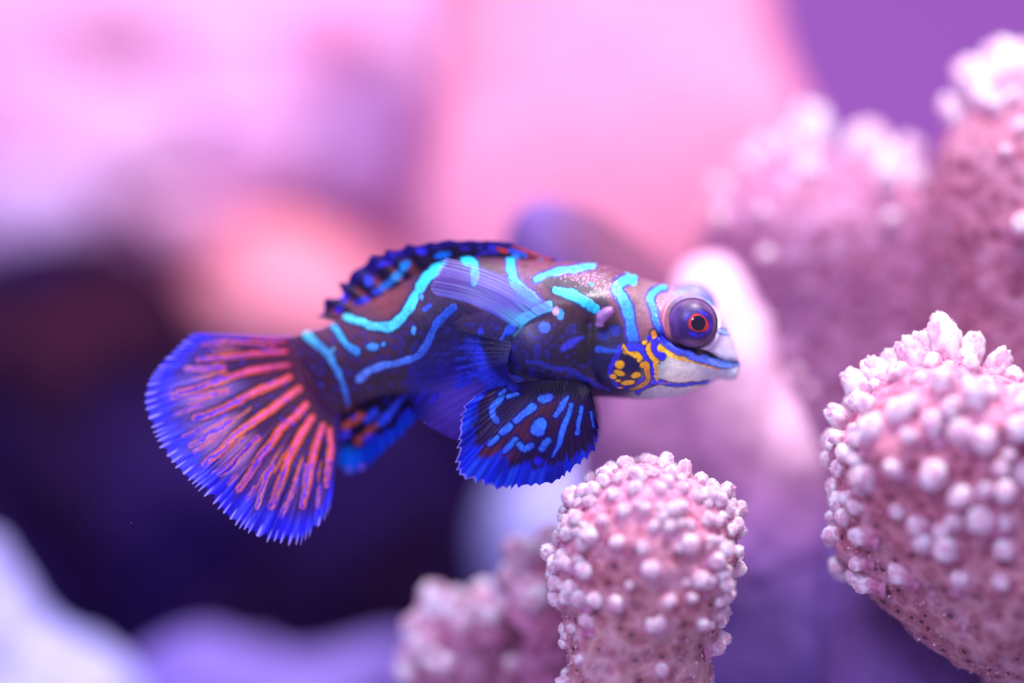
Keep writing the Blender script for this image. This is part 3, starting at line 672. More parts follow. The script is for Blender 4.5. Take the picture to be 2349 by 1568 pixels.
    p.stroke(zh([(1470, 1545), (1600, 1512)]), [2, 3], (240, 180, 120), k=.5)
    p.stroke(zh([(1985, 1525), (2015, 1515)]), 6, (90, 90, 240))
    YE = (255, 196, 20)
    for a in [(1355, 1135, 6, 4, 0), (1140, 1170, 4, 5, 0), (1165, 1215, 5, 4, .5), (1105, 1320, 9.5, 7, .1), (1100, 1395, 11, 5, .35), (1040, 1430, 7, 5, .1), (1090, 1475, 6, 3, .1), (1185, 1500, 13.5, 5.5, -.08), (1265, 1430, 9.5, 6, -.1), (1110, 1556, 5, 2, 0)]:
        x, y_ = zh([a[:2]])[0]; p.blob(x, y_, a[2] + 2, a[3] + 2, (10, 6, 50), a[4]); p.blob(x, y_, a[2] * 1.15, a[3] * 1.15, YE, a[4], soft=1.2, wob=.8, raise_=.4)
    p.stroke(zh([(1140, 1170), (1165, 1215), (1200, 1232), (1270, 1245), (1305, 1270), (1295, 1290)]), [5, 5, 7, 11, 12, 9], YE, None, (16, 8, 60), 2, soft=1.2)
    p.stroke(zh([(1325, 1340), (1370, 1335), (1375, 1400), (1380, 1480), (1320, 1545), (1200, 1570)]), [13, 14, 11, 11, 10, 6], (255, 176, 20), (150, 130, 90), (16, 8, 60), 2, soft=1.2)
    # cheek
    p.stroke(zh([(1430, 1040), (1450, 1110), (1395, 1190), (1430, 1270), (1475, 1310)]), [10, 10, 14, 15, 8], (240, 150, 50), (250, 190, 30), (20, 8, 70), 3, soft=1.2)
    p.stroke(zh([(1450, 1290), (1462, 1380), (1458, 1450), (1475, 1495)]), [10, 9, 8, 5], (250, 190, 40), (230, 180, 80))
    x, y_ = zh([(1398, 1095)])[0]; p.blob(x, y_, 6.5, 6, (34, 30, 230))
    p.stroke(zh([(1450, 1130), (1445, 1200), (1500, 1255), (1525, 1262)]), [12, 12, 14, 16], (40, 36, 235), None, (20, 8, 80), 2)
    p.stroke(zh([(1500, 1185), (1555, 1195), (1650, 1250), (1750, 1285), (1900, 1325), (2060, 1385)]), [14, 17, 12, 8, 6, 3], (255, 196, 10), (250, 190, 110), soft=1.2)
    p.stroke(zh([(1500, 1060), (1620, 1140), (1760, 1195), (1900, 1225), (2000, 1262), (2110, 1325), (2260, 1340)]), [6, 10, 14, 14, 12, 7, 3], (20, 6, 20), soft=2.5, wob=1)
    p.stroke(zh([(1500, 1100), (1620, 1185), (1800, 1255), (2000, 1310), (2130, 1358), (2270, 1345)]), [15, 13, 13, 13, 12, 8], (44, 50, 250), (120, 170, 255), (30, 14, 110), 2.2)
    # small bars near the eye, and on the snout
    p.stroke(zh([(2080, 1042), (2165, 1045)]), 15, (60, 50, 190), k=.8); p.stroke(zh([(2085, 1042), (2160, 1045)]), 8, (170, 215, 255))
    p.stroke(zh([(1950, 748), (2060, 758)]), 9, (120, 225, 255), None, (90, 90, 190), 1)
    # lower flank pattern near the shoulder
    p.stroke(zh([(200, 1285), (330, 1300), (480, 1370), (650, 1400), (800, 1500), (1000, 1590)]), [12, 10, 12, 10, 8], (24, 50, 190), (24, 40, 190), (12, 8, 50), 4, soft=3, k=.75)
    p.stroke(zh([(560, 1180), (650, 1130), (740, 1090)]), [16, 18, 8], (50, 60, 220), soft=4, k=.7)
    p.stroke(zh([(900, 1190), (1000, 1205), (1100, 1205)]), [14, 8, 5], (20, 90, 225), soft=3, k=.8)
    for a in [(1060, 1020, 14, 12), (950, 1070, 13, 11)]:
        x, y_ = zh([a[:2]])[0]; p.blob(x, y_, a[2] + 5, a[3] + 5, (14, 8, 50), soft=3); p.blob(x, y_, a[2], a[3], (14, 40, 170), soft=5, k=.8)
    p.stroke(zh([(600, 1430), (750, 1480), (900, 1560)]), 10, (20, 40, 190), soft=4, k=.5)
    p.stroke(zh([(60, 1600), (300, 1590), (480, 1560)]), 8, (20, 40, 190), soft=4, k=.5)
    # scattered dots by the tail root
    for a in [(985, 290), (1050, 370), (1115, 375), (1160, 415), (1098, 465), (1165, 490), (1157, 572), (1225, 655), (1070, 540), (1030, 290)]:
        x, y_ = zt([a])[0]; r_ = 5 if a in ((1098, 465), (1157, 572)) else 3
        p.blob(x, y_, r_, r_ * 1.1, (50, 90, 250), soft=1.5)
    # pale granules on the shoulder
    rg = np.random.default_rng(3)
    for cx, cy_, sx, sy, n in [(780, 480, 120, 35, 60), (900, 560, 90, 60, 60), (1050, 620, 30, 60, 25), (1470, 800, 18, 50, 22), (700, 520, 160, 70, 30)]:
        for _ in range(n):
            x, y_ = zh([(cx + rg.normal() * sx, cy_ + rg.normal() * sy)])[0]
            p.blob(x, y_, 1.0 + rg.random() * .5, 1.0 + rg.random() * .5, (225, 200, 250), soft=.9, wob=0, k=.6)
    # --- relief
    h = p.h * .006
    # bulge of the pectoral base and cheek, groove of the mouth, gill edge
    def g(cx, cy_, rx, ry): return np.exp(-((Xp - cx) / rx) ** 2 - ((Yp - cy_) / ry) ** 2)
    flank = np.clip(-nrm[:, 1] * np.where(far, -1, 1), 0, 1)
    h += flank * (.13 * g(1225, 810, 62, 58) + .10 * g(1420, 840, 66, 62) + .07 * g(1580, 845, 70, 40) + .05 * g(1330, 690, 60, 30))
    dm, _ = p.dist(catmull(zh([(1500, 1060), (1620, 1140), (1760, 1195), (1900, 1225), (2000, 1262), (2110, 1325), (2290, 1345)]), 40), .6)
    h -= .05 * np.exp(-(dm / 7) ** 2)
    dg, _ = p.dist(catmull(np.array([(1350, 745), (1352, 800), (1358, 850), (1385, 895)]), 24), 1)
    h -= .03 * np.exp(-(dg / 12) ** 2) * flank
    ds, _ = p.dist(catmull(np.array([(1165, 775), (1152, 830), (1175, 880), (1230, 895)]), 24), 1)
    h -= .05 * np.exp(-(ds / 8) ** 2) * flank
    re = np.hypot(Xp - 1588, Yp - 742); h += flank * .05 * np.exp(-((re - 66) / 8) ** 2)
    h += .012 * fbm(Vf, 3.5, 77, 3)
    lip = g(1690, 857, 14, 9); h += .05 * lip + .035 * g(1672, 868, 10, 8)
    edge = np.minimum(1, np.minimum(np.arange(nu), np.arange(nu)[::-1]) / 20.0); h *= np.repeat(edge, nv)
    Vf = Vf + nrm * h[:, None]
    V = Vf.reshape(nu, nv, 3); V[-1] = V[-1].mean(0)
    F = grid_faces(nu, nv, True)
    part('body', V.reshape(-1, 3), F[:, ::-1], M_SKIN, col=p.c)
    return
build_body()

# ---- eyes
def uv_dome(c, r, ax, squash, nu=150, nv=180, full=True):
    """ball of radius r with its pole towards ax"""
    ax = Vector(ax).normalized(); q = Vector((0, 0, 1)).rotation_difference(ax)
    R = np.array(q.to_matrix())
    a = np.linspace(0, math.pi if full else math.pi * .5, nu)[:, None]; b = np.linspace(0, 2 * math.pi, nv, endpoint=False)[None]
    L = np.stack([np.sin(a) * np.cos(b), np.sin(a) * np.sin(b), np.cos(a) * squash + 0 * b], -1).reshape(-1, 3) * r
    return L @ R.T + c, grid_faces(nu, nv, True)
def eye(side):
    sg = -1 if side < 0 else 1
    cy_e = .26 + sg * .36
    if side < 0: cxp, cyp, ax = 1588, 742, (.10, -1, .10)
    else: cxp, cyp, ax = 1586, 705, (.05, 1, .1)
    c = W(cxp, cyp, cy_e); r = 59 * S
    V, F = uv_dome(c, r, ax, .80)
    if side < 0: X, Y = inv(V)
    else:
        Vm = V.copy(); Vm[:, 1] = 2 * cy_e - Vm[:, 1]; X, Y = inv(Vm); X = X - (cxp - 1588); Y = Y - (cyp - 742)
    p = Paint(X, Y, (56, 28, 82))
    p.zone(1585, 698, 56, 20, (104, 66, 116), .85)
    p.zone(1630, 735, 18, 50, (120, 84, 130), .7)
    p.zone(1580, 740, 42, 40, (54, 24, 110), .95)
    p.zone(1585, 792, 56, 12, (112, 84, 120), .8)
    p.zone(1540, 740, 16, 50, (100, 70, 150), .8)
    if side > 0: p.zone(1590, 740, 90, 90, (150, 150, 215), .8)
    q = np.stack([X, Y, X * 0], -1)
    p.c *= (1 - .3 * sstep(0, .5, fbm(q, .09, 31, 4)))[:, None]
    # thin rim lines round the eyeball
    rr = np.hypot(X - 1588, Y - 742)
    front = V[:, 1] * sg > cy_e * sg
    p.mix(np.exp(-((rr - 57) / 2.0) ** 2) * .7 * front, (40, 18, 60))
    p.mix(np.exp(-((rr - 52) / 2.0) ** 2) * .2 * front, (160, 120, 180))
    o = part('eye', V, F, M_EYE, col=p.c)
    # iris: a shallow patterned cup set into the eyeball
    axv = Vector(ax).normalized()
    ci = W(1595, 746.5, 0) if side < 0 else W(cxp + 6, cyp + 2, 0)
    pole = c + np.array(axv) * r * .80
    def disc(name, rad, lift, dome, paint, mat):
        qd = Vector((0, 0, 1)).rotation_difference(axv); R = np.array(qd.to_matrix())
        nr, na = 50, 120
        t = np.linspace(0, 1, nr)[:, None]; b = np.linspace(0, 2 * math.pi, na, endpoint=False)[None]
        off = W(1595, 746.5, cy_e) - W(1588, 742, cy_e)
        lx = t * rad * S * np.cos(b); ly = t * rad * S * np.sin(b)
        # follow the eyeball under it
        L0 = np.stack([lx, ly, 0 * lx], -1).reshape(-1, 3) @ R.T + off
        u = L0 - np.outer(L0 @ np.array(axv), np.array(axv))
        h = .80 * np.sqrt(np.clip(r * r - (u ** 2).sum(1), 0, None)) + lift + dome * (1 - t ** 2 + 0 * b).reshape(-1)
        P = c + u + np.outer(h, np.array(axv))
        X = 1595 + lx.reshape(-1) / S; Y = 746.5 + ly.reshape(-1) / S
        pc = paint(X, Y) if paint else None
        return part(name, P, grid_faces(nr, na, True), mat, col=pc.c if pc else None, parent=o)
    def iris_paint(X, Y):
        p = Paint(X, Y, (46, 20, 110))
        dx, dy = X - 1595, Y - 746.5; a = np.arctan2(dy, dx); rr = np.hypot(dx, dy)
        lim = 21.3 + 3.2 * np.cos(2 * a + .6) + 2.5 * np.cos(3 * a + 1)
        p.mix(1 - sstep(-1.5, 1.5, rr - lim), (196, 40, 40))
        p.mix((1 - sstep(-1, 2, rr - 18.8)), (226, 66, 44))
        for ang, r0, ln, w in ((-1.9, 29, 16, 6), (-.35, 27, 16, 5), (.05, 29, 10, 4), (1.15, 27, 16, 5), (2.7, 28, 12, 5), (-1.2, 27, 8, 4)):
            cx_, cy2 = 1595 + r0 * math.cos(ang), 746.5 + r0 * math.sin(ang); tx, ty = -math.sin(ang), math.cos(ang)
            p.stroke([(cx_ - tx * ln / 2, cy2 - ty * ln / 2), (cx_ + tx * ln / 2, cy2 + ty * ln / 2)], w, (40, 30, 220), soft=1)
        p.mix(sstep(31, 37, rr), (62, 28, 112))
        return p
    disc('iris', 37, .004, .0, iris_paint, M_EYE)
    disc('pupil', 17.3, .012, .012, None, M_PUPIL)
M_EYE = skin_mat('eye_skin', .45, .08, .15, .12, 30)
eye(-1); eye(1)

# ---- fins
def warp(u): return np.clip(u + .007 * np.sin(u * 37) + .005 * np.sin(u * 71 + 1) - .005 * math.sin(1), 0, 1)
def fin(name, base, edge, yb, ye, paint, nu=320, nr=200, rays=24, ser=4.0, curl=.0, corr=.012, bow=0.0, material=None, parent=None, mirror=None):
    B = resample(base, nu); E = resample(edge, nu)
    u = np.linspace(0, 1, nu)
    ph = warp(u) * rays
    saw = (np.abs(ph - np.round(ph)) * 2)           # 0 at a ray, 1 between rays
    dirv = E - B; ln = np.linalg.norm(dirv, axis=1)[:, None]; dirn = dirv / (ln + 1e-6)
    jit = np.interp(u, np.linspace(0, 1, rays + 1), RNG.uniform(.15, 1.4, rays + 1))
    serv = np.interp(u, np.linspace(0, 1, len(ser)), ser) if hasattr(ser, '__len__') else ser
    E = E + dirn * (serv * jit * ((1 - saw) ** 1.6 - .45))[:, None]
    t = np.linspace(0, 1, nr)
    per = np.stack([-dirn[:, 1], dirn[:, 0]], -1)
    p2 = B[:, None] * (1 - t)[None, :, None] + E[:, None] * t[None, :, None] + per[:, None] * (bow * np.sin(t * math.pi))[None, :, None] * (ln[:, None] / 100)
    yb_ = np.interp(u, np.linspace(0, 1, len(yb)), yb); ye_ = np.interp(u, np.linspace(0, 1, len(ye)), ye)
    y = yb_[:, None] * (1 - t)[None] + ye_[:, None] * t[None] + curl * np.sin(t * math.pi)[None] - corr * np.cos(ph * 2 * math.pi)[:, None] * (.3 + t)[None] + .03 * np.sin(u * 9)[:, None] * t[None]
    V = W(p2[..., 0], p2[..., 1], y).reshape(-1, 3)
    if mirror is not None: V[:, 1] = 2 * mirror - V[:, 1]
    X, Y = p2[..., 0].reshape(-1), p2[..., 1].reshape(-1)
    U = np.repeat(u, nr); T = np.tile(t, nu)
    c, a = paint(X, Y, U, T, np.repeat(saw, nr))
    o = part(name, V, grid_faces(nu, nr), material or M_FIN, col=c, alpha=a, parent=parent)
    return o, (lambda uu, tt: (np.interp(uu, u, B[:, 0]) * (1 - tt) + np.interp(uu, u, E[:, 0]) * tt))

tail_edge = [(446, 764), (425, 780), (400, 805), (370, 835), (345, 870), (335, 905), (336, 935), (350, 975), (362, 1005), (385, 1045), (415, 1080), (445, 1108), (480, 1135), (505, 1165), (530, 1190), (565, 1214), (605, 1234), (650, 1240), (690, 1238), (720, 1213), (744, 1188), (762, 1150)]
tail_base = [(672, 772), (690, 815), (715, 875), (745, 920), (776, 950)]
TR = [([(930, 215), (800, 205), (650, 190), (500, 175)], 6), ([(945, 280), (840, 285), (700, 300), (560, 315), (400, 330)], 8), ([(960, 362), (830, 380), (700, 405), (560, 450), (420, 500), (280, 530)], 9),
      ([(965, 440), (850, 490), (750, 530), (620, 600), (520, 650), (380, 690)], 10), ([(1025, 510), (930, 580), (840, 650), (740, 715), (640, 790), (540, 890), (440, 980)], 11),
      ([(1070, 612), (1000, 680), (910, 760), (860, 840), (790, 920), (720, 1030), (655, 1130)], 11), ([(1105, 690), (1040, 790), (970, 920), (930, 1030), (890, 1140), (850, 1240)], 11),
      ([(1175, 735), (1130, 860), (1105, 960), (1080, 1080), (1050, 1230)], 10), ([(1215, 760), (1222, 880), (1205, 1010), (1195, 1110)], 8),
      ([(880, 250), (700, 225), (560, 215), (430, 235)], 5)]
TB = [([(560, 380), (450, 385), (330, 385)], 7), ([(575, 520), (450, 545), (350, 555), (250, 555)], 8), ([(410, 610), (330, 640), (260, 665)], 5), ([(605, 712), (500, 775), (430, 820), (350, 860)], 7),
      ([(420, 765), (360, 785), (310, 800)], 5), ([(770, 815), (690, 890), (620, 980), (540, 1040)], 7), ([(610, 950), (560, 1000), (500, 1030)], 5), ([(865, 990), (820, 1070), (795, 1150), (770, 1240)], 7),
      ([(750, 1125), (710, 1190), (680, 1230)], 6), ([(1005, 1065), (985, 1150), (950, 1220), (910, 1310)], 6), ([(635, 1045), (590, 1100)], 5), ([(505, 820), (440, 860), (380, 900)], 5), ([(1150, 1120), (1140, 1240)], 5), ([(1075, 990), (1060, 1100), (1050, 1180)], 5)]
def paint_tail(X, Y, U, T, saw):
    p = Paint(X, Y, (66, 34, 92))
    p.zone(690, 840, 90, 130, (84, 34, 72), .9)
    q = np.stack([U * 60, T * 3, U * 0], -1)
    streak = vnoise(q, 1.0, 4)
    # paler membrane patches
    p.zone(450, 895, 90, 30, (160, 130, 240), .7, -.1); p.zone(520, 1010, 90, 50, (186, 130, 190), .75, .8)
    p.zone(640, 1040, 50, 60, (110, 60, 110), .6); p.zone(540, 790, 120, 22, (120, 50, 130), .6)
    OR = (255, 118, 26)
    for pts, w in TR:
        z = zt(pts); 
        p.stroke(z, [w * 1.4, w * 1.7, w * 1.7, w * 1.7, w * 1.5], (222, 60, 60) if z[0][1] < 840 else (250, 96, 34), OR, (46, 16, 54), 5, soft=1.8, wob=1.6, brk=.15)
    for pts, w in TB:
        z = zt(pts); p.stroke(z, w * 1.8, OR if z[0][1] > 860 else (230, 84, 90), (255, 150, 100), soft=1.6, wob=2, brk=.15)
    for pts, w in TR:
        z = zt(pts); z = catmull(z, 24)
        p.stroke(z[:13], w * .5, (236, 96, 190), (190, 80, 245), soft=1.5, wob=1, smooth=False)
        p.stroke(z[12:], w * .65, (110, 66, 245), (56, 46, 245), soft=1.0, wob=4.5, smooth=False)
    for pts, w in TB:
        p.stroke(zt(pts), w * .8, (90, 56, 245), (60, 50, 245), soft=1.2, wob=4)
    rg = np.random.default_rng(5)
    Bq, Eq = resample(tail_base, 200), resample(tail_edge, 200)
    for k in range(44):
        i = int(rg.uniform(8, 192)); t0 = rg.uniform(.4, .62); t1 = t0 + rg.uniform(.12, .26)
        a, b = Bq[i] * (1 - t0) + Eq[i] * t0, Bq[i] * (1 - t1) + Eq[i] * t1
        p.stroke([a, (a + b) / 2 + rg.normal(0, 1.5, 2), b], [2, 4, 2.5], (250, 130, 70) if rg.random() < .6 else (80, 60, 245), soft=1.3, wob=2, k=.85)
    for k in range(110):
        u = rg.uniform(.04, .97); t = rg.uniform(.15, .72)
        B = resample(tail_base, 50)[int(u * 49)]; E = resample(tail_edge, 50)[int(u * 49)]; c = B * (1 - t) + E * t
        p.blob(c[0], c[1], rg.uniform(1.6, 3.4), rg.uniform(1.6, 3.0), (64, 50, 235), soft=1.2)
    # fine dark lines between rays
    p.c *= (1 - .22 * sstep(.1, .7, streak))[:, None]
    # blue outer margin, ragged on its inner side
    wob = vnoise(np.stack([U * 40, T * 0, U * 0], -1), 1, 8) * .035 + vnoise(np.stack([U * 120, T * 4, U * 0], -1), 1, 18) * .03
    lim = np.interp(U, [0, .12, .3, .5, .7, .85, 1], [.80, .84, .87, .89, .87, .87, .78])
    p.mix(sstep(-.42, .0, T - lim) * .35, (52, 44, 210))
    m = sstep(-.085, .055, T - lim + wob * 1.5)
    p.mix(m, (38, 36, 246))
    p.mix(m * sstep(.2, .7, vnoise(np.stack([U * 75, T * 2, U * 0], -1), 1, 28)) * .6, (86, 96, 255))
    p.mix(m * sstep(.2, .7, vnoise(np.stack([U * 60, T * 2.5, U * 0], -1), 1, 38)) * .5, (22, 14, 170))
    ph = warp(U) * 50
    ray = 1 - np.abs(ph - np.round(ph)) * 2
    p.mix(sstep(.90, .965, T) * sstep(.7, .95, ray) * .9, (190, 180, 255))
    e = sstep(.0, .035, U) * sstep(0, .02, 1 - U); p.mix((1 - e) * .8, (60, 50, 220))
    a = .97 - .25 * sstep(.88, 1.0, T) * (1 - ray) - .10 * sstep(.3, .8, streak)
    return p.c, a
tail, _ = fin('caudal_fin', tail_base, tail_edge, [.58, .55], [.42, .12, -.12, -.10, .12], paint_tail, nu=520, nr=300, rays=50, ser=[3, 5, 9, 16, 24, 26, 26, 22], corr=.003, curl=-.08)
# raised rays of the tail
def tube(pts3, rad, n=8):
    P = np.array(pts3); m = len(P); T = np.gradient(P, axis=0); T /= np.linalg.norm(T, axis=1)[:, None]
    a = np.cross(T, (0, 1, 0)); a /= np.linalg.norm(a, axis=1)[:, None]; b = np.cross(a, T)
    th = np.linspace(0, 2 * math.pi, n, endpoint=False)
    rad = np.broadcast_to(rad, (m,))
    V = P[:, None] + rad[:, None, None] * (np.cos(th)[None, :, None] * a[:, None] + np.sin(th)[None, :, None] * b[:, None])
    return V.reshape(-1, 3), grid_faces(m, n, True)
def tail_surface_y():
    me = tail.data; n = len(me.vertices); co = np.empty(n * 3, np.float32); me.vertices.foreach_get('co', co); co = co.reshape(-1, 3) + fish_c
    from mathutils.kdtree import KDTree
    X, Y = inv(co); k = KDTree(n // 7 + 1)
    for i in range(0, n, 7): k.insert((X[i], Y[i], 0), i)
    k.balance()
    return lambda x, y: float(co[k.find((x, y, 0))[1], 1])
ty = tail_surface_y()
for pts, w in TR:
    z = catmull(zt(pts), 30)[:17]
    P = np.array([W(a, b, ty(a, b) - .004) for a, b in z])
    r = w * .11 * S * np.sin(np.linspace(.25, math.pi - .1, len(P))) ** .5
    V, F = tube(P, r); part('fin_ray', V, F, M_RAY, parent=tail)

# pelvic fin
pel_edge = [(1352, 890), (1366, 930), (1374, 985), (1361, 1034), (1330, 1062), (1305, 1082), (1278, 1102), (1250, 1110), (1204, 1114), (1165, 1118), (1135, 1118), (1104, 1108), (1066, 1096), (1051, 1080), (1050, 1050), (1055, 996), (1062, 945), (1084, 915), (1121, 893)]
pel_base = [(1350, 880), (1335, 872), (1310, 868), (1285, 868), (1255, 870), (1225, 874), (1190, 878)]
def paint_pelvic(X, Y, U, T, saw):
    p = Paint(X, Y, (38, 22, 76))
    p.zone(1190, 1000, 120, 26, (104, 42, 66), .45, -.7); p.zone(1290, 960, 60, 50, (60, 22, 52), .6); p.zone(1140, 1040, 40, 20, (110, 50, 66), .5)
    p.zone(1300, 890, 90, 26, (14, 8, 46), .9)
    streak = vnoise(np.stack([U * 110, T * 3, U * 0], -1), 1, 14)
    BL = (52, 130, 255); ED = (20, 14, 110)
    for z, w in [([(1470, 370), (1440, 430), (1385, 480), (1385, 540), (1410, 600)], 13), ([(1510, 405), (1580, 378)], 9), ([(1700, 490), (1640, 530), (1570, 590)], [18, 15, 14]), ([(1520, 640), (1460, 690)], 14), ([(1420, 730), (1355, 775)], 12),
                 ([(1570, 745), (1480, 835)], 12), ([(1600, 790), (1635, 825), (1690, 800)], 13), ([(1765, 625), (1745, 665)], 30), ([(1780, 420), (1830, 408)], 19), ([(1985, 400), (1915, 510), (1885, 560)], [5, 13, 8]),
                 ([(2010, 470), (1955, 640), (1920, 760), (1860, 880)], [10, 14, 12, 4]), ([(2095, 490), (2060, 700)], [9, 10]), ([(1820, 750), (1780, 820)], 14), ([(2170, 530), (2190, 640)], 5), ([(1440, 380), (1480, 350)], 8)]:
        p.stroke(zp(z), w, BL, (60, 110, 255), ED, 4.5, soft=2, wob=2)
    lim = np.interp(U, [0, .12, .3, .45, .6, .75, .9, 1], [1.05, .93, .85, .79, .75, .77, .76, .80])
    wob = vnoise(np.stack([U * 26, T * 0, U * 0], -1), 1, 8) * .05 + vnoise(np.stack([U * 90, T * 6, U * 0], -1), 1, 18) * .05
    m = sstep(-.03, .05, T - lim + wob)
    p.mix(m, (22, 50, 238)); p.mix(m * sstep(.1, .7, vnoise(np.stack([U * 60, T * 2, U * 0], -1), 1, 28)) * .6, (40, 96, 255)); p.mix(m * sstep(.1, .6, vnoise(np.stack([U * 14, T * 5, U * 0], -1), 1, 29)) * .7, (14, 14, 130))
    x, y_ = zp([(1750, 920)])[0]; p.blob(x, y_, 12, 9, (40, 40, 235), soft=4)
    p.c *= (1 - .25 * sstep(.1, .7, streak))[:, None]
    ph = U * 46; ray = 1 - np.abs(ph - np.round(ph)) * 2
    p.mix(sstep(.97, .995, T) * sstep(.45, .8, U) * .8, (180, 165, 255))
    return p.c, np.full(len(X), 1.0)
fin('pelvic_fin', pel_base, pel_edge, [-.12, -.2], [-.05, -.22, -.35, -.25], paint_pelvic, nu=420, nr=260, rays=34, ser=12, corr=.003, curl=-.12)
fin('pelvic_fin', [(a + 6, b) for a, b in pel_base], [(a + 5, b - 4) for a, b in pel_edge], [-.12, -.2], [-.05, -.22, -.35, -.25], paint_pelvic, nu=200, nr=120, rays=46, ser=9, corr=.010, curl=-.12, mirror=.28)

# anal fin
def paint_anal(X, Y, U, T, saw):
    p = Paint(X, Y, (20, 12, 50))
    for z, w, c in [([(200, 500), (330, 440), (430, 400)], 10, (120, 62, 70)), ([(200, 640), (270, 600), (330, 560)], 18, (190, 92, 70)), ([(300, 780), (370, 700), (440, 640)], 13, (185, 90, 70)), ([(400, 690), (470, 620)], 11, (150, 80, 80)),
                    ([(380, 590), (440, 520)], 17, (50, 86, 250)), ([(490, 610), (560, 530), (700, 370)], [20, 14, 6], (56, 90, 255)), ([(255, 575), (285, 565)], 9, (46, 50, 220)), ([(640, 590), (720, 510)], 13, (40, 50, 225)),
                    ([(170, 730), (220, 700)], 20, (70, 70, 240)), ([(360, 750), (420, 720)], 16, (50, 50, 230)), ([(480, 760), (550, 690)], 15, (36, 36, 220)), ([(520, 440), (560, 400)], 10, (40, 50, 190)), ([(620, 650), (700, 610)], 12, (20, 70, 190))]:
        p.stroke(zp(z), w, c, soft=3, wob=3)
    lim = .74 + .06 * vnoise(np.stack([U * 9, T * 0, U * 0], -1), 1, 8)
    m = sstep(-.08, .08, T - lim)
    p.mix(m * .95, (10, 70, 215)); x, y_ = zp([(220, 900)])[0]; p.zone(x, y_, 26, 26, (0, 130, 255), .9)
    x, y_ = zp([(330, 970)])[0]; p.blob(x, y_, 8, 7, (130, 110, 240), soft=3); x, y_ = zp([(230, 990)])[0]; p.blob(x, y_, 9, 6, (110, 120, 245), soft=3)
    p.c *= (1 - .3 * (1 - saw) ** 3 * (1 - m))[:, None]
    return p.c, np.full(len(X), 1.0)
fin('anal_fin', [(782, 935), (830, 915), (880, 905), (930, 890), (985, 885)], [(777, 1066), (797, 1085), (829, 1078), (860, 1056), (889, 1027), (917, 1004), (950, 968), (990, 930)], [.55, .40], [.75, .55, .5], paint_anal, nu=200, nr=140, rays=9, ser=7, corr=.03)

# dorsal fins: two membranes of one folded fin along the back
def paint_dorsal(X, Y, U, T, saw):
    p = Paint(X, Y, (22, 12, 52))
    BR = (150, 74, 78)
    p.c = p.c
    m = sstep(.35, .95, saw) * (1 - sstep(.55, .85, T)) * (1 - sstep(.3, .5, U))
    p.mix(m * .75, BR)
    p.mix(sstep(.62, .9, T + .1 * vnoise(np.stack([U * 12, T * 0, U], -1), 1, 4)) * .8, (34, 22, 130))
    for z, w, c in [([(1110, 370), (1080, 400)], 18, (20, 150, 250)), ([(1030, 470), (985, 510)], 17, (50, 170, 255)), ([(930, 560), (870, 600)], 18, (50, 140, 250)), ([(840, 630), (790, 650)], 12, (50, 80, 240)), ([(735, 530), (745, 550)], 20, (52, 80, 245)),
                    ([(490, 680), (505, 700)], 20, (56, 60, 240)), ([(445, 805), (450, 815)], 17, (52, 40, 230)), ([(610, 750), (730, 715)], 13, (46, 60, 230)), ([(1240, 235), (1265, 245)], 16, (52, 50, 235)), ([(850, 380), (960, 350)], 10, (56, 44, 220)),
                    ([(930, 290), (1050, 250)], 9, (44, 30, 190)), ([(1410, 285), (1510, 275)], 14, (0, 120, 235)), ([(1650, 215), (1720, 225)], 5, (44, 30, 170)), ([(1820, 205), (1840, 210)], 6, (44, 34, 190)), ([(1925, 212), (1960, 215)], 9, (40, 50, 220)),
                    ([(2000, 215), (2090, 240)], 6, (225, 60, 40)), ([(2140, 235), (2270, 290)], 8, (60, 100, 250)), ([(2150, 295), (2190, 300)], 9, (50, 150, 255)), ([(1790, 300), (1850, 260), (2000, 255)], 4, (56, 50, 220)), ([(2240, 225), (2349, 265)], 4, (220, 80, 60))]:
        p.stroke(zb(z), w, c, soft=3, wob=2)
    for z, w, c in [([(30, 235), (130, 265), (180, 290)], 7, (50, 100, 250)), ([(70, 298), (100, 300)], 9, (60, 160, 255)), ([(310, 325), (350, 330)], 8, (70, 190, 255)), ([(500, 340), (560, 345)], 6, (60, 70, 220)), ([(60, 190), (250, 260), (430, 325)], 4, (225, 84, 70)), ([(200, 300), (400, 335)], 3, (190, 60, 50))]:
        p.stroke(zh(z), w, c, soft=2, wob=1)
    return p.c, np.full(len(X), 1.0)
fin('dorsal_fin', [(770, 736), (800, 722), (850, 704), (900, 688), (955, 660), (1010, 625), (1060, 604), (1120, 602), (1180, 604), (1240, 608), (1300, 608)],
    [(737, 728), (741, 693), (776, 678), (782, 655), (815, 622), (856, 592), (908, 572), (966, 561), (1024, 553), (1100, 553), (1165, 556), (1232, 582), (1300, 603)],
    [.45, .36, .30, .28, .28], [.50, .42, .33, .29, .28], paint_dorsal, nu=420, nr=120, rays=14, ser=[16, 18, 16, 6, 2, 2, 1], corr=.006)

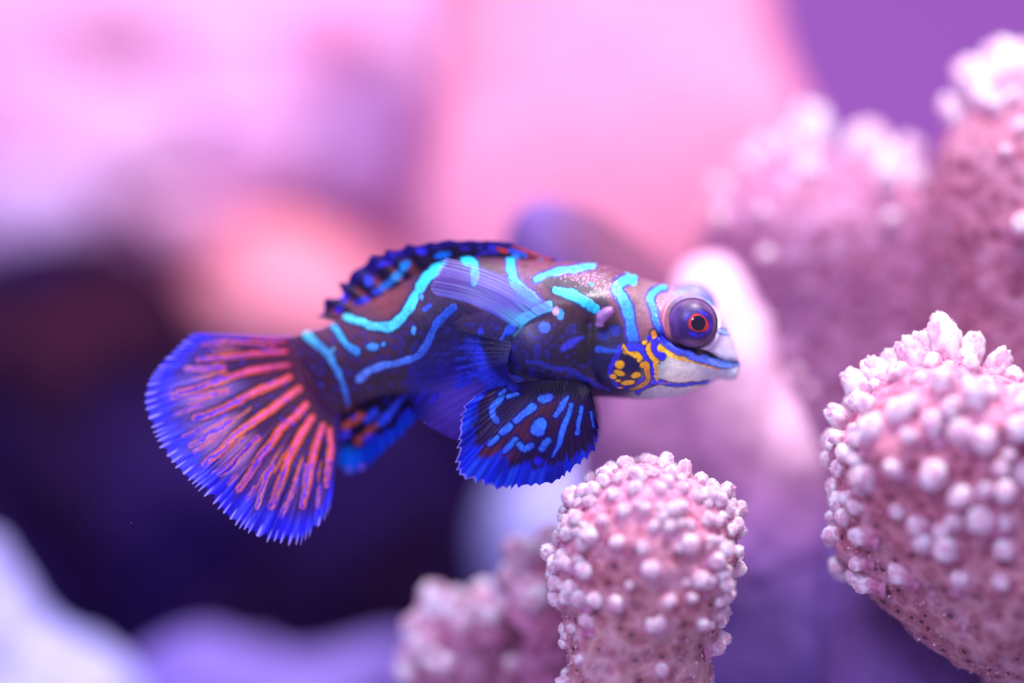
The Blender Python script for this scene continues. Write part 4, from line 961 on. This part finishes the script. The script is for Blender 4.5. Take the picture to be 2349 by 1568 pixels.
# pectoral fins: near one half folded, its upper panel's caught light painted in pale
def paint_pec_low(X, Y, U, T, saw):
    p = Paint(X, Y, (20, 20, 120))
    p.zone(1000, 860, 90, 60, (40, 36, 190), .8); p.zone(1060, 940, 70, 60, (110, 84, 230), .9); p.zone(1010, 990, 60, 30, (88, 60, 190), .9); p.zone(1110, 780, 60, 60, (10, 10, 60), .8)
    p.stroke([(1080, 790), (1120, 870), (1170, 905)], 34, (44, 70, 255), soft=12, k=.8)
    for z, w in [([(1560, 1210), (1690, 1170)], 8), ([(1600, 1300), (1700, 1270)], 8), ([(1610, 1400), (1720, 1360)], 8), ([(1480, 1250), (1520, 1230)], 7), ([(1480, 1360), (1510, 1340)], 7), ([(1650, 1500), (1800, 1440)], 11), ([(1820, 1230), (1830, 1320)], 17), ([(1580, 1560), (1720, 1490)], 9)]:
        p.stroke(zb(z), w, (40, 60, 250), soft=3, wob=2)
    for z, w in [([(780, 440), (850, 360)], 11), ([(900, 430), (940, 390)], 13), ([(1110, 330), (1190, 290)], 11), ([(1080, 260), (1190, 210)], 8)]:
        p.stroke(zp(z), w, (44, 50, 235), soft=5, wob=2)
    p.c *= (1 - .2 * (1 - saw) ** 2)[:, None]
    a = np.interp(T, [0, .3, .7, 1], [1.0, .92, .75, .6]) * (1 - .65 * sstep(.25, .6, T) * (1 - sstep(.35, .6, U)))
    return p.c, a
pb = [(1190, 762), (1172, 800), (1165, 835), (1172, 870), (1200, 892)]
pe = [(1062, 690), (1010, 715), (965, 770), (940, 830), (932, 880), (945, 930), (968, 968), (1005, 990), (1050, 1010), (1075, 985), (1100, 940)]
fin('pectoral_fin', pb, pe, [-.30, -.38, -.33], [-.25, -.1, .05, -.05], paint_pec_low, nu=300, nr=200, rays=20, ser=2.5, corr=.001)
fin('pectoral_fin', pb, pe, [-.30, -.38, -.33], [-.15, -.1, .05, -.05], paint_pec_low, nu=120, nr=80, rays=20, ser=2.5, corr=.02, mirror=.30)
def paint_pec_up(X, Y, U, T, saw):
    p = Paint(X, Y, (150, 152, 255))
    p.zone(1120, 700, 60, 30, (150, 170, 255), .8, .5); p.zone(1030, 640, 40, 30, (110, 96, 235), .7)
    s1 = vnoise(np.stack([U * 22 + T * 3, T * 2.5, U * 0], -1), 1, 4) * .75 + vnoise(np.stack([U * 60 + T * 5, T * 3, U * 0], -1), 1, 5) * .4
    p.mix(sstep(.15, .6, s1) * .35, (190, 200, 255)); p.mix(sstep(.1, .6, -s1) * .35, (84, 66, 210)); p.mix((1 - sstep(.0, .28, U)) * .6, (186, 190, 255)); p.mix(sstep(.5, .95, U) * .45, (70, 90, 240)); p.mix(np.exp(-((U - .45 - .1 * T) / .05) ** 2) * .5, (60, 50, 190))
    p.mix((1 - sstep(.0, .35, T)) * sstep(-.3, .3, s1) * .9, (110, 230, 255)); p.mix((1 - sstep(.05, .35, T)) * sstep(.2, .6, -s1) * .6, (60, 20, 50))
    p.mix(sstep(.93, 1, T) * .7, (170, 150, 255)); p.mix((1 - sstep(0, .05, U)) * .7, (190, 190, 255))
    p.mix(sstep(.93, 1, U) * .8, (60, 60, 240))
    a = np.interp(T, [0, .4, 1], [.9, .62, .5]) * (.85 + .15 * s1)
    return p.c, np.clip(a, 0, 1)
fin('pectoral_fin_fold', [(1268, 706), (1240, 722), (1210, 735), (1180, 752)], [(1022, 592), (1008, 610), (996, 640), (988, 662), (1000, 678)], [-.44, -.42], [-.18, -.42], paint_pec_up, nu=240, nr=200, rays=11, ser=5, corr=.002, curl=-.09, bow=7)

# small lilac gill tube above the gill cover
def gill_tube():
    P = catmull(np.array([W(1402, 706, -.40), W(1394, 716, -.46), W(1382, 726, -.47), W(1376, 742, -.44), W(1374, 752, -.42)]), 40)
    r = np.interp(np.linspace(0, 1, 40), [0, .25, .55, .7, .85, 1], [3, 13, 13, 9, 10, 2]) * S
    V, F = tube(P, r, 32); V = V + (fbm(V, 6, 5, 3) * .02)[:, None] * np.array([1, -1, 1])
    part('gill_tube', V, F, M_TUBE)
M_TUBE = plain('gill_skin', (164, 120, 186), .35, .6, sss=.3)
gill_tube()

# drifting specks in the water
def specks():
    rg = np.random.default_rng(12); V = []; F = []
    for k in range(26):
        c = W(rg.uniform(0, 2349), rg.uniform(0, 1568), rg.uniform(-3, 2)) if k > 3 else W(*[(1918, 632), (975, 970), (300, 1200), (1560, 500)][k], -.2)
        r = rg.uniform(.003, .008); a = rg.normal(size=(6, 3)) * .4 * r + np.array([(1, 0, 0), (-1, 0, 0), (0, 1, 0), (0, -1, 0), (0, 0, 1), (0, 0, -1)]) * r
        V.append(c + a); F += [[k * 6 + i for i in t] for t in ((0, 2, 4), (2, 1, 4), (1, 3, 4), (3, 0, 4), (2, 0, 5), (1, 2, 5), (3, 1, 5), (0, 3, 5))]
    o = obj('drifting_specks', mesh('drifting_specks', np.concatenate(V), F, M_POLYP)); o['kind'] = 'stuff'
    o['label'] = 'tiny pale specks drifting in the water around the fish'; o['category'] = 'specks'
specks()
